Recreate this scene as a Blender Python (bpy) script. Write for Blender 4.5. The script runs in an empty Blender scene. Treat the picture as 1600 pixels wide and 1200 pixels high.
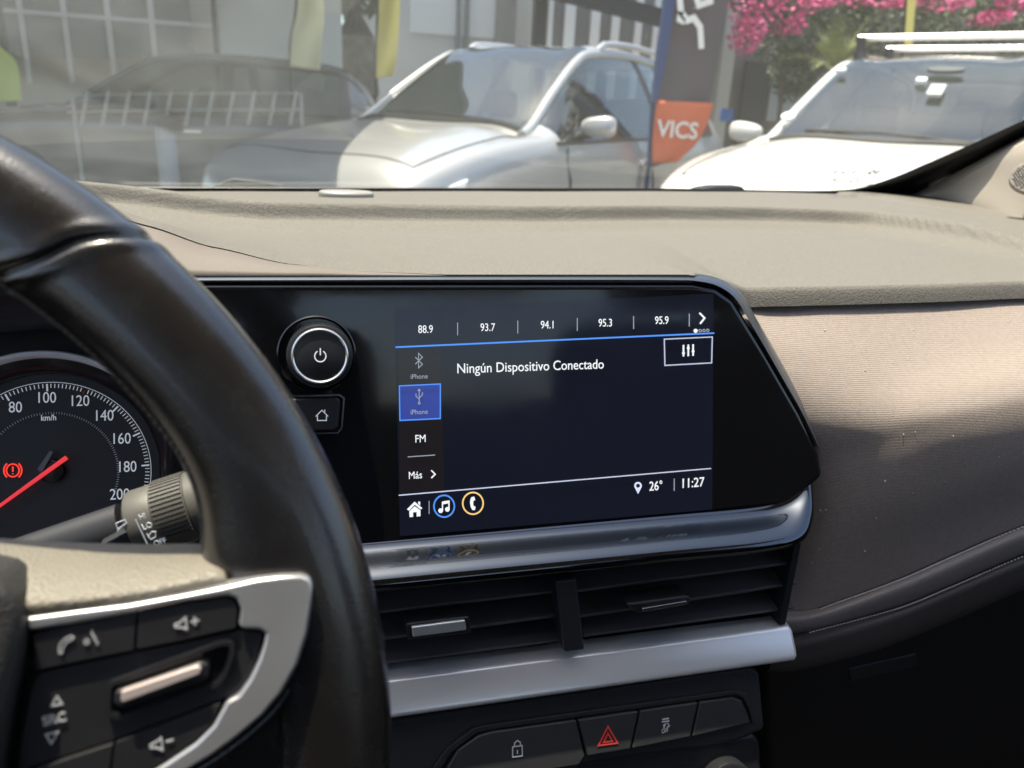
import bpy, bmesh, math, random
from mathutils import Vector, Matrix
random.seed(7)
PI = math.pi
S = bpy.context.scene
COL = S.collection

# ------------------------------------------------------------------ camera
EYE = Vector((0, 0, 1.20))
FPX, CX, CY = 1209.0, 800.0, 600.0            # focal length and centre for a 1600 x 1200 frame
yaw, pit, rol = math.radians(15.4), math.radians(19.0), math.radians(3.0)
_fh = Vector((math.sin(yaw), math.cos(yaw), 0)); _rt = Vector((math.cos(yaw), -math.sin(yaw), 0)); _up = Vector((0, 0, 1))
FWD = math.cos(pit) * _fh - math.sin(pit) * _up
_u = math.sin(pit) * _fh + math.cos(pit) * _up
RGT = math.cos(rol) * _rt + math.sin(rol) * _u
UPV = math.cos(rol) * _u - math.sin(rol) * _rt
cam = bpy.data.cameras.new('camera'); camo = bpy.data.objects.new('camera', cam); COL.objects.link(camo)
M = Matrix((RGT, UPV, -FWD)).transposed().to_4x4(); M.translation = EYE
camo.matrix_world = M
cam.sensor_width = 36.0; cam.lens = 36.0 * FPX / 1600.0
cam.clip_start = 0.01; cam.clip_end = 500
cam.dof.use_dof = True; cam.dof.focus_distance = 0.40; cam.dof.aperture_fstop = 12.0
S.camera = camo

# ------------------------------------------------------------------ sky, sun, exposure
SUN = Vector((-0.16, 0.10, 0.98)).normalized()
w = bpy.data.worlds.new('World'); S.world = w; w.use_nodes = True
nt = w.node_tree; bg = nt.nodes['Background']
sky = nt.nodes.new('ShaderNodeTexSky'); sky.sky_type = 'NISHITA'; sky.sun_disc = False; sky.dust_density = 3.5; sky.ozone_density = 0.6
sky.sun_elevation = math.asin(SUN.z); sky.sun_rotation = math.atan2(SUN.x, SUN.y)
nt.links.new(sky.outputs[0], bg.inputs[0]); bg.inputs[1].default_value = 0.135
sl = bpy.data.lights.new('sun', 'SUN'); sl.energy = 4.8; sl.angle = math.radians(0.5); sl.color = (1, 0.88, 0.71)
slo = bpy.data.objects.new('sun', sl); COL.objects.link(slo)
slo.rotation_euler = SUN.to_track_quat('Z', 'Y').to_euler(); slo.location = (0, 0, 30)
S.view_settings.view_transform = 'Standard'; S.view_settings.look = 'None'
S.view_settings.exposure = 1.25; S.view_settings.gamma = 1
S.cycles.max_bounces = 10; S.cycles.transparent_max_bounces = 12
S.cycles.sample_clamp_indirect = 6

# ------------------------------------------------------------------ pixel -> place helpers
def ray(px, py): return (px - CX) / FPX * RGT - (py - CY) / FPX * UPV + FWD
def at_y(px, py, Y):
    d = ray(px, py); return EYE + d * (Y / d.y)
def at_z(px, py, Z):                        # Z relative to the eye
    d = ray(px, py); return EYE + d * (Z / d.z)
class Frame:
    """a plane in the place: origin, right axis, up axis; en points to the viewer's side"""
    def __init__(s, o, tilt=0.0, ex=(1, 0, 0), ev=None):
        t = math.radians(tilt); s.o = Vector(o); s.ex = Vector(ex).normalized()
        s.ev = Vector(ev).normalized() if ev else Vector((0, math.sin(t), math.cos(t)))
        s.en = s.ex.cross(s.ev)
    def px(s, x, y, off=0.0):
        d = ray(x, y); o = s.o + s.en * off
        return EYE + d * ((o - EYE).dot(s.en) / d.dot(s.en))
    def uv(s, x, y, off=0.0):
        p = s.px(x, y, off) - s.o; return p.dot(s.ex), p.dot(s.ev)
    def pt(s, u, v, n=0.0): return s.o + s.ex * u + s.ev * v + s.en * n
    def mat(s, p):
        m = Matrix((s.ex, s.ev, s.en)).transposed().to_4x4(); m.translation = p; return m

# ------------------------------------------------------------------ materials
MATS = {}
def mat(name, col, rough=0.5, metal=0.0, spec=0.5, bump=None, var=None, coat=0.0, emit=None, rvar=None, wave=None, aniso=0.0):
    if name in MATS: return MATS[name]
    m = bpy.data.materials.new(name); m.use_nodes = True; t = m.node_tree; n = t.nodes; b = n['Principled BSDF']; L = t.links.new
    c = tuple(col) + (1,)
    b.inputs['Base Color'].default_value = c; b.inputs['Roughness'].default_value = rough
    b.inputs['Metallic'].default_value = metal; b.inputs['Specular IOR Level'].default_value = spec
    b.inputs['Coat Weight'].default_value = coat; b.inputs['Coat Roughness'].default_value = 0.05
    tc = n.new('ShaderNodeTexCoord')
    def noise(sc, det=3.0, ro=0.55):
        x = n.new('ShaderNodeTexNoise'); x.inputs['Scale'].default_value = sc; x.inputs['Detail'].default_value = det
        x.inputs['Roughness'].default_value = ro; L(tc.outputs['Object'], x.inputs['Vector']); return x
    if var:                                   # (scale, amount)
        x = noise(var[0], 5.0); r = n.new('ShaderNodeValToRGB')
        r.color_ramp.elements[0].position = 0.3; r.color_ramp.elements[1].position = 0.7
        a = var[1]
        r.color_ramp.elements[0].color = tuple(max(0, v * (1 - a)) for v in col) + (1,)
        r.color_ramp.elements[1].color = tuple(min(1, v * (1 + a)) for v in col) + (1,)
        L(x.outputs['Fac'], r.inputs[0]); L(r.outputs[0], b.inputs['Base Color'])
    if rvar:                                  # (scale, lo, hi)
        x = noise(rvar[0], 4.0); mr = n.new('ShaderNodeMapRange')
        mr.inputs['To Min'].default_value = rvar[1]; mr.inputs['To Max'].default_value = rvar[2]
        mr.inputs['From Min'].default_value = 0.3; mr.inputs['From Max'].default_value = 0.7
        L(x.outputs['Fac'], mr.inputs['Value']); L(mr.outputs[0], b.inputs['Roughness'])
    hs = []
    if bump:                                  # list of (scale, strength, kind)
        prev = None
        for sc, st, kd in bump:
            if kd == 'v':
                x = n.new('ShaderNodeTexVoronoi'); x.inputs['Scale'].default_value = sc; L(tc.outputs['Object'], x.inputs['Vector']); o = x.outputs['Distance']
            elif kd == 'w':
                x = n.new('ShaderNodeTexWave'); x.bands_direction = 'Z'; x.inputs['Scale'].default_value = sc
                x.inputs['Distortion'].default_value = 0.6; x.inputs['Detail Scale'].default_value = 4; L(tc.outputs['Object'], x.inputs['Vector']); o = x.outputs['Fac']
            else: o = noise(sc, 3.0).outputs['Fac']
            bp = n.new('ShaderNodeBump'); bp.inputs['Strength'].default_value = st; bp.inputs['Distance'].default_value = 0.001
            L(o, bp.inputs['Height'])
            if prev: L(prev.outputs[0], bp.inputs['Normal'])
            prev = bp
        L(prev.outputs[0], b.inputs['Normal'])
    if emit:
        b.inputs['Emission Color'].default_value = tuple(emit[0]) + (1,); b.inputs['Emission Strength'].default_value = emit[1]
    MATS[name] = m; return m

# ------------------------------------------------------------------ object helpers
def origin(o):
    p = Vector((0, 0, 0))
    while o: p += o.location; o = o.parent
    return p
def tag(o, label=None, cat=None, group=None, kind=None):
    if label: o['label'] = label
    if cat: o['category'] = cat
    if group: o['group'] = group
    if kind: o['kind'] = kind
    return o
def thing(name, loc, label=None, cat=None, group=None, kind=None):
    o = bpy.data.objects.new(name, None); o.empty_display_size = 0.05; COL.objects.link(o); o.location = loc
    return tag(o, label, cat, group, kind)
def obj(name, verts, faces, m, parent=None, smooth=True, bevel=0.0, seg=3, sharp=None, loc=None, solid=None, sub=0):
    base = origin(parent) if parent else Vector(loc or (0, 0, 0))
    me = bpy.data.meshes.new(name); me.from_pydata([tuple(Vector(v) - base) for v in verts], [], faces)
    bm = bmesh.new(); bm.from_mesh(me); bmesh.ops.recalc_face_normals(bm, faces=bm.faces); bm.to_mesh(me); bm.free()
    if smooth: me.shade_smooth()
    if sharp: me.set_sharp_from_angle(angle=math.radians(sharp))
    me.materials.append(m)
    o = bpy.data.objects.new(name, me); COL.objects.link(o)
    if parent: o.parent = parent
    else: o.location = base
    if solid:
        md = o.modifiers.new('solid', 'SOLIDIFY'); md.thickness = solid; md.offset = 0
    if sub:
        md = o.modifiers.new('sub', 'SUBSURF'); md.levels = md.render_levels = sub
    if bevel:
        md = o.modifiers.new('bevel', 'BEVEL'); md.width = bevel; md.segments = seg; md.limit_method = 'ANGLE'; md.angle_limit = math.radians(30)
        md.harden_normals = True
    return o
def smooth_poly(pts, n=6):                    # closed Catmull-Rom through 2-D points
    out = []; k = len(pts)
    for i in range(k):
        p0, p1, p2, p3 = (pts[(i + j - 1) % k] for j in range(4))
        for s in range(n):
            t = s / n
            out.append(tuple(0.5 * (2 * p1[a] + (p2[a] - p0[a]) * t + (2 * p0[a] - 5 * p1[a] + 4 * p2[a] - p3[a]) * t * t + (3 * p1[a] - p0[a] - 3 * p2[a] + p3[a]) * t ** 3) for a in (0, 1)))
    return out
def round_poly(pts, r, n=5):                  # rounded corners (2-D), r in units of pts
    out = []; k = len(pts)
    for i in range(k):
        a, b, c = Vector(pts[i - 1]), Vector(pts[i]), Vector(pts[(i + 1) % k])
        d1 = (a - b); d2 = (c - b); rr = min(r, d1.length * 0.45, d2.length * 0.45)
        p = b + d1.normalized() * rr; q = b + d2.normalized() * rr
        for s in range(n + 1):
            t = s / n; v = p * (1 - t) ** 2 + b * 2 * t * (1 - t) + q * t * t; out.append((v.x, v.y))
    return out
def prism(name, front, back, m, parent=None, bevel=0.0, seg=3, loc=None, smooth=True):
    k = len(front); v = list(front) + list(back)
    f = [list(range(k)), list(range(2 * k - 1, k - 1, -1))] + [[i, (i + 1) % k, k + (i + 1) % k, k + i] for i in range(k)]
    return obj(name, v, f, m, parent, smooth=smooth, bevel=bevel, seg=seg, loc=loc, sharp=None if bevel else 35)
def slab(name, F, pts, front, back, m, parent=None, bevel=0.0, seg=3, rnd=0.0, px=True, loc=None):
    """outline given in pixels (seen on the front plane) or u,v; a solid piece between two offsets of the frame"""
    if rnd: pts = round_poly(pts, rnd)
    uv = [F.uv(x, y, front) for x, y in pts] if px else pts
    return prism(name, [F.pt(u, v, front) for u, v in uv], [F.pt(u, v, back) for u, v in uv], m, parent, bevel, seg, loc)
def cr(P, n):                                 # open Catmull-Rom through 3-D points -> n samples, evenly over the knots
    k = len(P); out = []
    if k == 1: return [P[0].copy() for _ in range(n)]
    for i in range(n):
        s = i / (n - 1) * (k - 1); j = min(int(s), k - 2); t = s - j
        p1, p2 = P[j], P[j + 1]
        p0 = P[j - 1] if j > 0 else p1 * 2 - p2
        p3 = P[j + 2] if j + 2 < k else p2 * 2 - p1
        out.append(0.5 * (2 * p1 + (p2 - p0) * t + (2 * p0 - 5 * p1 + 4 * p2 - p3) * t * t + (3 * p1 - p0 - 3 * p2 + p3) * t ** 3))
    return out
def grid_faces(nr, nc, closed=False):
    f = []
    for i in range(nr - 1):
        for j in range(nc - (0 if closed else 1)):
            f.append([i * nc + j, i * nc + (j + 1) % nc, (i + 1) * nc + (j + 1) % nc, (i + 1) * nc + j])
    return f
def loft(name, lines, m, parent=None, nc=40, sub=5, solid=None, loc=None, sharp=None, linear=False):
    R = [cr([Vector(p) for p in l], nc) for l in lines]
    nr = (len(R) - 1) * sub + 1
    if linear: cols = [[R[0][c]] + [R[i][c].lerp(R[i + 1][c], (s + 1) / sub) for i in range(len(R) - 1) for s in range(sub)] for c in range(nc)]
    else: cols = [cr([r[c] for r in R], nr) for c in range(nc)]
    v = [cols[c][r] for r in range(nr) for c in range(nc)]
    return obj(name, v, grid_faces(nr, nc), m, parent, solid=solid, loc=loc, sharp=sharp)
def tube(name, P, r, m, parent=None, seg=10, loc=None, caps=True, flat=1.0):
    """round tube along 3-D points; r a number or list"""
    k = len(P); P = [Vector(p) for p in P]; v = []; f = []
    up = Vector((0, 0, 1))
    for i, p in enumerate(P):
        d = (P[min(i + 1, k - 1)] - P[max(i - 1, 0)]).normalized()
        a = d.cross(up); a = a.normalized() if a.length > 1e-4 else d.cross(Vector((1, 0, 0))).normalized()
        b = d.cross(a); rr = r[i] if isinstance(r, (list, tuple)) else r
        for s in range(seg):
            q = 2 * PI * s / seg; v.append(p + a * math.cos(q) * rr + b * math.sin(q) * rr * flat)
    for i in range(k - 1):
        for s in range(seg): f.append([i * seg + s, i * seg + (s + 1) % seg, (i + 1) * seg + (s + 1) % seg, (i + 1) * seg + s])
    if caps: f += [list(range(seg)), list(range((k - 1) * seg, k * seg))]
    return obj(name, v, f, m, parent, loc=loc, sharp=50)
def turned(name, F, c, prof, m, parent=None, seg=64, loc=None, sharp=40, caps=True):
    """body of revolution about the frame's normal through uv point c; prof = [(radius, offset)]"""
    v = []; 
    for r, o in prof:
        for s in range(seg):
            a = 2 * PI * s / seg; v.append(F.pt(c[0] + r * math.cos(a), c[1] + r * math.sin(a), o))
    f = grid_faces(len(prof), seg, True)
    if caps and prof[-1][0] > 1e-5: f.append([(len(prof) - 1) * seg + s for s in range(seg)])
    if caps and prof[0][0] > 1e-5: f.append([s for s in range(seg)][::-1])
    return obj(name, v, f, m, parent, loc=loc, sharp=sharp)
def boxes(name, L, m, parent=None, bevel=0.0, loc=None):
    """boxes from (centre, half x, half y, half z vectors) joined in one mesh"""
    v = []; f = []
    for c, a, b, d in L:
        k = len(v)
        for sx in (-1, 1):
            for sy in (-1, 1):
                for sz in (-1, 1): v.append(Vector(c) + Vector(a) * sx + Vector(b) * sy + Vector(d) * sz)
        f += [[k, k + 1, k + 3, k + 2], [k + 4, k + 6, k + 7, k + 5], [k, k + 4, k + 5, k + 1], [k + 2, k + 3, k + 7, k + 6], [k, k + 2, k + 6, k + 4], [k + 1, k + 5, k + 7, k + 3]]
    return obj(name, v, f, m, parent, bevel=bevel, loc=loc, sharp=30, smooth=False)
def box(name, lo, hi, m, parent=None, bevel=0.0, loc=None):
    c = (Vector(lo) + Vector(hi)) / 2; h = (Vector(hi) - Vector(lo)) / 2
    return boxes(name, [(c, (h.x, 0, 0), (0, h.y, 0), (0, 0, h.z))], m, parent, bevel, loc)
def ribbon(name, F, lines, wpx, off, m, parent, thick=0.0002):
    """flat strokes (an icon, a printed line) along pixel polylines on a frame"""
    v = []; f = []
    p0 = F.uv(lines[0][0][0], lines[0][0][1], off); p1 = F.uv(lines[0][0][0] + 10, lines[0][0][1], off)
    wm = (Vector(p1) - Vector(p0)).length / 10 * wpx / 2
    for l in lines:
        q = [Vector(F.uv(x, y, off)) for x, y in l]; k = len(v); n = len(q)
        closed = (q[0] - q[-1]).length < 1e-7 and n > 2
        if closed: q = q[:-1]; n -= 1
        for i in range(n):
            a = q[i - 1] if (i > 0 or closed) else q[i]; b = q[(i + 1) % n] if (i < n - 1 or closed) else q[i]
            d1 = (q[i] - a); d2 = (b - q[i])
            d1 = d1.normalized() if d1.length > 1e-9 else d2.normalized(); d2 = d2.normalized() if d2.length > 1e-9 else d1
            t = (d1 + d2); t = t.normalized() if t.length > 1e-6 else d1
            nn = Vector((-t.y, t.x)); s = wm / max(0.45, abs(nn.dot(Vector((-d1.y, d1.x)))))
            v += [F.pt(*(q[i] + nn * s), off), F.pt(*(q[i] - nn * s), off)]
        for i in range(n if closed else n - 1):
            j = (i + 1) % n; f.append([k + 2 * i, k + 2 * i + 1, k + 2 * j + 1, k + 2 * j])
    o = obj(name, v, f, m, parent, smooth=False)
    md = o.modifiers.new('solid', 'SOLIDIFY'); md.thickness = thick; md.offset = 0
    return o
def circ(x, y, r, a0=0, a1=360, n=24, ry=None):
    return [(x + r * math.cos(math.radians(a0 + (a1 - a0) * i / n)), y - (ry or r) * math.sin(math.radians(a0 + (a1 - a0) * i / n))) for i in range(n + 1)]
def txt(name, s, F, x, y, hpx, m, parent, off, sx=0.82, align='CENTER', rot=0.0, bold=0.0):
    """lettering; (x, y) = pixel of the anchor at mid height, hpx = cap height in pixels"""
    c = bpy.data.curves.new(name, 'FONT'); c.body = s; c.align_x = align; c.align_y = 'CENTER'
    p = F.px(x, y, off); h = (F.px(x, y - hpx / 2, off) - F.px(x, y + hpx / 2, off)).length
    c.size = h / 0.72; c.extrude = 0.00012; c.offset = bold * h; c.resolution_u = 4
    tmp = bpy.data.objects.new(name, c)
    me = bpy.data.meshes.new_from_object(tmp); bpy.data.objects.remove(tmp); bpy.data.curves.remove(c)
    me.materials.clear(); me.materials.append(m); me.name = name
    o = bpy.data.objects.new(name, me); COL.objects.link(o); o.parent = parent
    mm = F.mat(p - origin(parent)) @ Matrix.Rotation(rot, 4, 'Z') @ Matrix.Diagonal((sx, 1, 1, 1))
    o.matrix_local = mm
    return o
def rgb(r, g, b):
    f = lambda c: (c / 255 / 12.92) if c <= 10 else ((c / 255 + 0.055) / 1.055) ** 2.4
    return (f(r), f(g), f(b))

# materials of the interior
LEATHER = mat('black_leather', (0.0095, 0.008, 0.0075), 0.24, spec=0.9, bump=[(1800, 0.10, 'v')], rvar=(120, 0.20, 0.30), coat=.55)
MATS['black_leather'].node_tree.nodes['Principled BSDF'].inputs['Coat Roughness'].default_value = .13
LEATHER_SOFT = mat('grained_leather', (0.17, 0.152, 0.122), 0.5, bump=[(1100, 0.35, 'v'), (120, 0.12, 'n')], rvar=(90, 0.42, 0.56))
GLOSS = mat('piano_black', (0.006, 0.006, 0.007), 0.06, spec=0.5, coat=0.3, rvar=(22, 0.04, 0.15))
BLACK = mat('black_plastic', (0.012, 0.012, 0.013), 0.55, bump=[(2200, 0.2, 'n')])
SATINBLK = mat('satin_black_plastic', (0.014, 0.014, 0.016), 0.38, bump=[(2500, 0.1, 'n')], rvar=(70, 0.32, 0.45))
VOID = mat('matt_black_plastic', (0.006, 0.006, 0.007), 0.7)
SILVER = mat('satin_silver', (0.80, 0.79, 0.77), 0.28, metal=0.55)
SILVERP = mat('silver_paint', (0.56, 0.55, 0.56), 0.34, metal=0.75, rvar=(50, 0.3, 0.4))
CHROME = mat('chrome', (0.85, 0.85, 0.85), 0.12, metal=0.7)
PAD = mat('grained_dash_plastic', (0.138, 0.127, 0.109), 0.60, spec=0.3, bump=[(1300, 0.4, 'v'), (650, 0.35, 'n'), (25, 0.08, 'n')], var=(560, 0.15))
TAN = mat('smooth_dash_plastic', (0.138, 0.116, 0.10), 0.6, spec=0.3, bump=[(1500, 0.2, 'n')])
FABRIC = mat('ribbed_dash_fabric', (0.245, 0.203, 0.177), 0.8, spec=0.2, bump=[(310, 0.24, 'w'), (1300, 0.3, 'n')], var=(300, 0.07))
ROLL = mat('stitched_edge_vinyl', (0.19, 0.165, 0.155), 0.55, bump=[(900, 0.3, 'n')])
WHITE_INK = mat('white_print', (0.72, 0.74, 0.76), 0.5, emit=((0.8, 0.85, 0.9), 0.12))
DIM_INK = mat('grey_print', (0.52, 0.52, 0.54), 0.5)
LIT_WHITE = mat('lit_white', (0.5, 0.5, 0.5), 0.4, emit=((0.9, 0.95, 1.0), 0.31))
LIT_DIM = mat('lit_grey', (0.2, 0.2, 0.2), 0.4, emit=((0.55, 0.66, 0.85), 0.16))
LIT_BLUE = mat('lit_blue', (0.02, 0.05, 0.2), 0.4, emit=((0.08, 0.28, 0.85), 0.45))
LIT_AMBER = mat('lit_amber', (0.2, 0.12, 0.03), 0.4, emit=((0.95, 0.62, 0.22), 0.42))
LIT_RED = mat('lit_red', (0.45, 0.02, 0.015), 0.4, emit=((1.0, 0.05, 0.03), 0.45))

# ================================================================== SETTING
ASPH = mat('concrete_ground', (0.16, 0.155, 0.14), 0.9, bump=[(30, 0.5, 'n')], var=(0.8, 0.22))
obj('ground', [(-200, -60, 0), (200, -60, 0), (200, 260, 0), (-200, 260, 0)], [[0, 1, 2, 3]], ASPH)['kind'] = 'structure'

# the cabin the picture is taken in: roof, doors and floor behind and beside the viewer
HEAD = mat('headliner_cloth', (0.42, 0.40, 0.37), 0.9, bump=[(800, 0.3, 'n')])
CARPET = mat('dark_carpet', (0.012, 0.012, 0.012), 0.95, bump=[(500, 0.6, 'n')])
SEATC = mat('seat_cloth', (0.035, 0.032, 0.032), 0.85, bump=[(600, 0.5, 'n')])
cab = thing('car_cabin', (0.13, -0.6, 0.25), 'headliner, doors, seats and floor of the car around the dashboard', None, None, 'structure')
E0 = EYE.z
def cbox(n, lo, hi, m, b=0.0): return box(n, (lo[0], lo[1], lo[2] + E0), (hi[0], hi[1], hi[2] + E0), m, cab, b)
cbox('roof', (-.50, -1.9, .36), (.76, .06, .41), HEAD, .02)
cbox('floor', (-.62, -1.9, -.99), (.88, .95, -.95), CARPET)
cbox('bulkhead', (-.62, .88, -.95), (.88, .93, -.13), CARPET)
cbox('door_panel', (-.66, -1.9, -.95), (-.60, .93, -.13), BLACK, .02)
cbox('door_panel', (.86, -1.9, -.95), (.92, .93, -.13), BLACK, .02)
cbox('rear_panel', (-.60, -1.95, -.95), (.86, -1.9, -.02), BLACK)
for x in (-.38, .40):
    cbox('seat_back', (x, -.52, -.62), (x + .48, -.34, .02), SEATC, .06)
    cbox('headrest', (x + .11, -.50, .04), (x + .37, -.38, .22), SEATC, .05)
    cbox('seat_cushion', (x, -.34, -.74), (x + .48, .02, -.58), SEATC, .05)
for x in (-.62, .80): cbox('centre_pillar', (x, -.62, -.13), (x + .06, -.50, .38), HEAD, .02)

# ================================================================== WINDSHIELD
def ws_z(X, Y):
    s = (X - .13) / .68; t = (.975 + .06 * (1 - s * s) - Y) / .87
    return -.10 + .46 * t
def ws_pt(s, t, inn=0.0):
    X = .13 + s * (.70 - .09 * t); Y = .975 + .06 * (1 - s * s) - .87 * t
    p = Vector((X, Y, E0 + ws_z(X, Y))); return p - Vector((0, .46, .87)).normalized() * inn
def ws_hit(px, py, inn=0.0):
    d = ray(px, py); lo, hi = .2, 3.0
    for _ in range(50):
        k = (lo + hi) / 2; p = d * k
        if p.z > ws_z(p.x, p.y): hi = k
        else: lo = k
    return EYE + d * lo - Vector((0, .46, .87)).normalized() * inn
def glass_mat():
    m = bpy.data.materials.new('windshield_glass'); m.use_nodes = True; t = m.node_tree; n = t.nodes; L = t.links.new
    n.remove(n['Principled BSDF']); out = n['Material Output']
    tr = n.new('ShaderNodeBsdfTransparent'); tr.inputs[0].default_value = (.88, .94, .93, 1)
    gl = n.new('ShaderNodeBsdfGlossy'); gl.inputs['Roughness'].default_value = 0.0
    ge = n.new('ShaderNodeNewGeometry'); dt = n.new('ShaderNodeVectorMath'); dt.operation = 'DOT_PRODUCT'
    L(ge.outputs['Normal'], dt.inputs[0]); L(ge.outputs['Incoming'], dt.inputs[1])
    ab = n.new('ShaderNodeMath'); ab.operation = 'ABSOLUTE'; L(dt.outputs['Value'], ab.inputs[0])      # same reflectance from either side
    om = n.new('ShaderNodeMath'); om.operation = 'SUBTRACT'; om.inputs[0].default_value = 1; L(ab.outputs[0], om.inputs[1])
    pw = n.new('ShaderNodeMath'); pw.operation = 'POWER'; pw.inputs[1].default_value = 5; L(om.outputs[0], pw.inputs[0])
    fr = n.new('ShaderNodeMath'); fr.operation = 'MULTIPLY_ADD'; fr.inputs[1].default_value = .95; fr.inputs[2].default_value = .04; L(pw.outputs[0], fr.inputs[0])
    df = n.new('ShaderNodeBsdfTranslucent'); df.inputs[0].default_value = (.68, .76, .77, 1)
    dd = n.new('ShaderNodeBsdfDiffuse'); dd.inputs[0].default_value = (.68, .76, .77, 1)
    ds = n.new('ShaderNodeMixShader'); ds.inputs[0].default_value = .5; L(df.outputs[0], ds.inputs[1]); L(dd.outputs[0], ds.inputs[2])
    mx = n.new('ShaderNodeMixShader'); L(fr.outputs[0], mx.inputs[0]); L(tr.outputs[0], mx.inputs[1]); L(gl.outputs[0], mx.inputs[2])
    tc = n.new('ShaderNodeTexCoord')
    n1 = n.new('ShaderNodeTexNoise'); n1.inputs['Scale'].default_value = 3.0; n1.inputs['Detail'].default_value = 6; L(tc.outputs['Object'], n1.inputs[0])
    n2 = n.new('ShaderNodeTexVoronoi'); n2.inputs['Scale'].default_value = 55; n2.inputs['Randomness'].default_value = 1; L(tc.outputs['Object'], n2.inputs[0])
    r2 = n.new('ShaderNodeMapRange'); r2.inputs['From Min'].default_value = 0.0; r2.inputs['From Max'].default_value = .055; r2.inputs['To Min'].default_value = .30; r2.inputs['To Max'].default_value = 0; L(n2.outputs['Distance'], r2.inputs[0])
    r1 = n.new('ShaderNodeMapRange'); r1.inputs['From Min'].default_value = .3; r1.inputs['From Max'].default_value = .7; r1.inputs['To Min'].default_value = .010; r1.inputs['To Max'].default_value = .030; L(n1.outputs['Fac'], r1.inputs[0])
    sx_ = n.new('ShaderNodeSeparateXYZ'); L(tc.outputs['Object'], sx_.inputs[0])
    r3 = n.new('ShaderNodeMapRange'); r3.interpolation_type = 'SMOOTHSTEP'; r3.inputs['From Min'].default_value = .15; r3.inputs['From Max'].default_value = -.28; r3.inputs['To Min'].default_value = 0; r3.inputs['To Max'].default_value = 1; L(sx_.outputs[0], r3.inputs[0])  # haze thickened towards the left in the glass itself, standing for glare
    n3 = n.new('ShaderNodeTexNoise'); n3.inputs['Scale'].default_value = 9; n3.inputs['Detail'].default_value = 6; n3.inputs['Distortion'].default_value = 1.2; L(tc.outputs['Object'], n3.inputs[0])
    m3 = n.new('ShaderNodeMath'); m3.operation = 'MULTIPLY'; L(r3.outputs[0], m3.inputs[0]); L(n3.outputs['Fac'], m3.inputs[1])
    a3 = n.new('ShaderNodeMath'); a3.operation = 'MULTIPLY_ADD'; a3.inputs[1].default_value = .14; L(m3.outputs[0], a3.inputs[0]); L(r1.outputs[0], a3.inputs[2])
    ad = n.new('ShaderNodeMath'); ad.operation = 'ADD'; L(a3.outputs[0], ad.inputs[0]); L(r2.outputs[0], ad.inputs[1])
    mz = n.new('ShaderNodeMixShader'); L(ad.outputs[0], mz.inputs[0]); L(mx.outputs[0], mz.inputs[1]); L(ds.outputs[0], mz.inputs[2])
    L(mz.outputs[0], out.inputs[0]); return m
WSG = glass_mat()
FRIT = mat('black_ceramic_band', (0.004, 0.004, 0.005), 0.35)
ws = thing('windshield', (.13, .98, E0 - .10), 'dusty clear windshield, glare haze painted in at left, with black edge band above the dashboard', 'windshield')
ns, ntt = 28, 20
obj('glass', [ws_pt(-1 + 2 * i / ns, -.06 + 1.07 * j / ntt) for j in range(ntt + 1) for i in range(ns + 1)], grid_faces(ntt + 1, ns + 1), WSG, ws)
fa = [(150, 288), (400, 289), (800, 290), (1050, 291), (1220, 294), (1300, 294), (1350, 288), (1400, 272), (1440, 255), (1500, 229), (1600, 183), (1720, 127), (1900, 40)]
fb = [(150, 330), (400, 330), (800, 330), (1050, 330), (1220, 325), (1300, 322), (1350, 318), (1405, 312), (1455, 287), (1510, 257), (1600, 209), (1730, 146), (1930, 50)]
loft('edge_band', [[ws_hit(x, y, .004) for x, y in fa], [ws_hit(x, y, .004) for x, y in fb]], FRIT, ws, nc=60, sub=1, solid=.002)
EF = Frame(ws_hit(1340, 272, .004), ev=(0, -.87, .46))
for x, y, s_, h in ((1334, 270, 'E4 43R - 001', 5), (1330, 281, 'AS1 DOT', 5), (1365, 269, 'M', 6)):
    txt('etched_mark', s_, EF, x, y, h, mat('etched_grey', (.22, .22, .20), .8), ws, .001, sx=.9)
WIPER = mat('wiper_rubber', (.01, .01, .011), .5)
for (pts, lab) in (([(330, 293), (352, 283), (365, 279), (420, 285), (445, 293)], 'black wiper arm root on the cowl nearest the steering wheel'),
                   ([(1080, 301), (1100, 294), (1120, 291), (1160, 291), (1168, 301)], 'black wiper arm end in front of the white car')):
    WF = Frame(at_y(pts[2][0], 300, 1.12)); 
    o = thing('windshield_wiper', WF.px(pts[2][0], 305), lab, 'wiper', 'windshield wipers')
    slab('arm', WF, pts + [(pts[-1][0], 312), (pts[0][0], 312)], 0, -.03, WIPER, o, bevel=.002)
    slab('blade', WF, [(pts[0][0] - 90, 306), (pts[-1][0] + 60, 306), (pts[-1][0] + 60, 312), (pts[0][0] - 90, 312)], .01, -.0, WIPER, o)
# cowl under the wipers
cbox('cowl', (-.55, 1.02, -.20), (.82, 1.35, -.135), BLACK, .02)

# ================================================================== DASHBOARD
dash = thing('dashboard', (.13, .6, E0 - .30), 'sunlit taupe dashboard with grained top pad and ribbed fabric front', 'dashboard')
def interp(x, pts):
    if x <= pts[0][0]: return pts[0][1]
    for (a, b), (c, d) in zip(pts, pts[1:]):
        if x <= c:
            t = (x - a) / (c - a); t = t * t * (3 - 2 * t) * .35 + t * .65; return b + (d - b) * t
    return pts[-1][1]
def sst(a, b, x):
    t = max(0, min(1, (x - a) / (b - a))); return t * t * (3 - 2 * t)
front_px = [(-260, 250, .45), (0, 290, .45), (120, 315, .445), (230, 352, .435), (330, 385, .43), (450, 412, .42), (560, 424, .412), (700, 429, .4075), (1080, 429, .4075), (1125, 436, .428), (1165, 449, .445), (1300, 447, .449), (1450, 444, .453), (1600, 439, .458), (1750, 434, .465), (2000, 428, .47)]
fr3 = [at_y(*q) for q in front_px]
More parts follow.
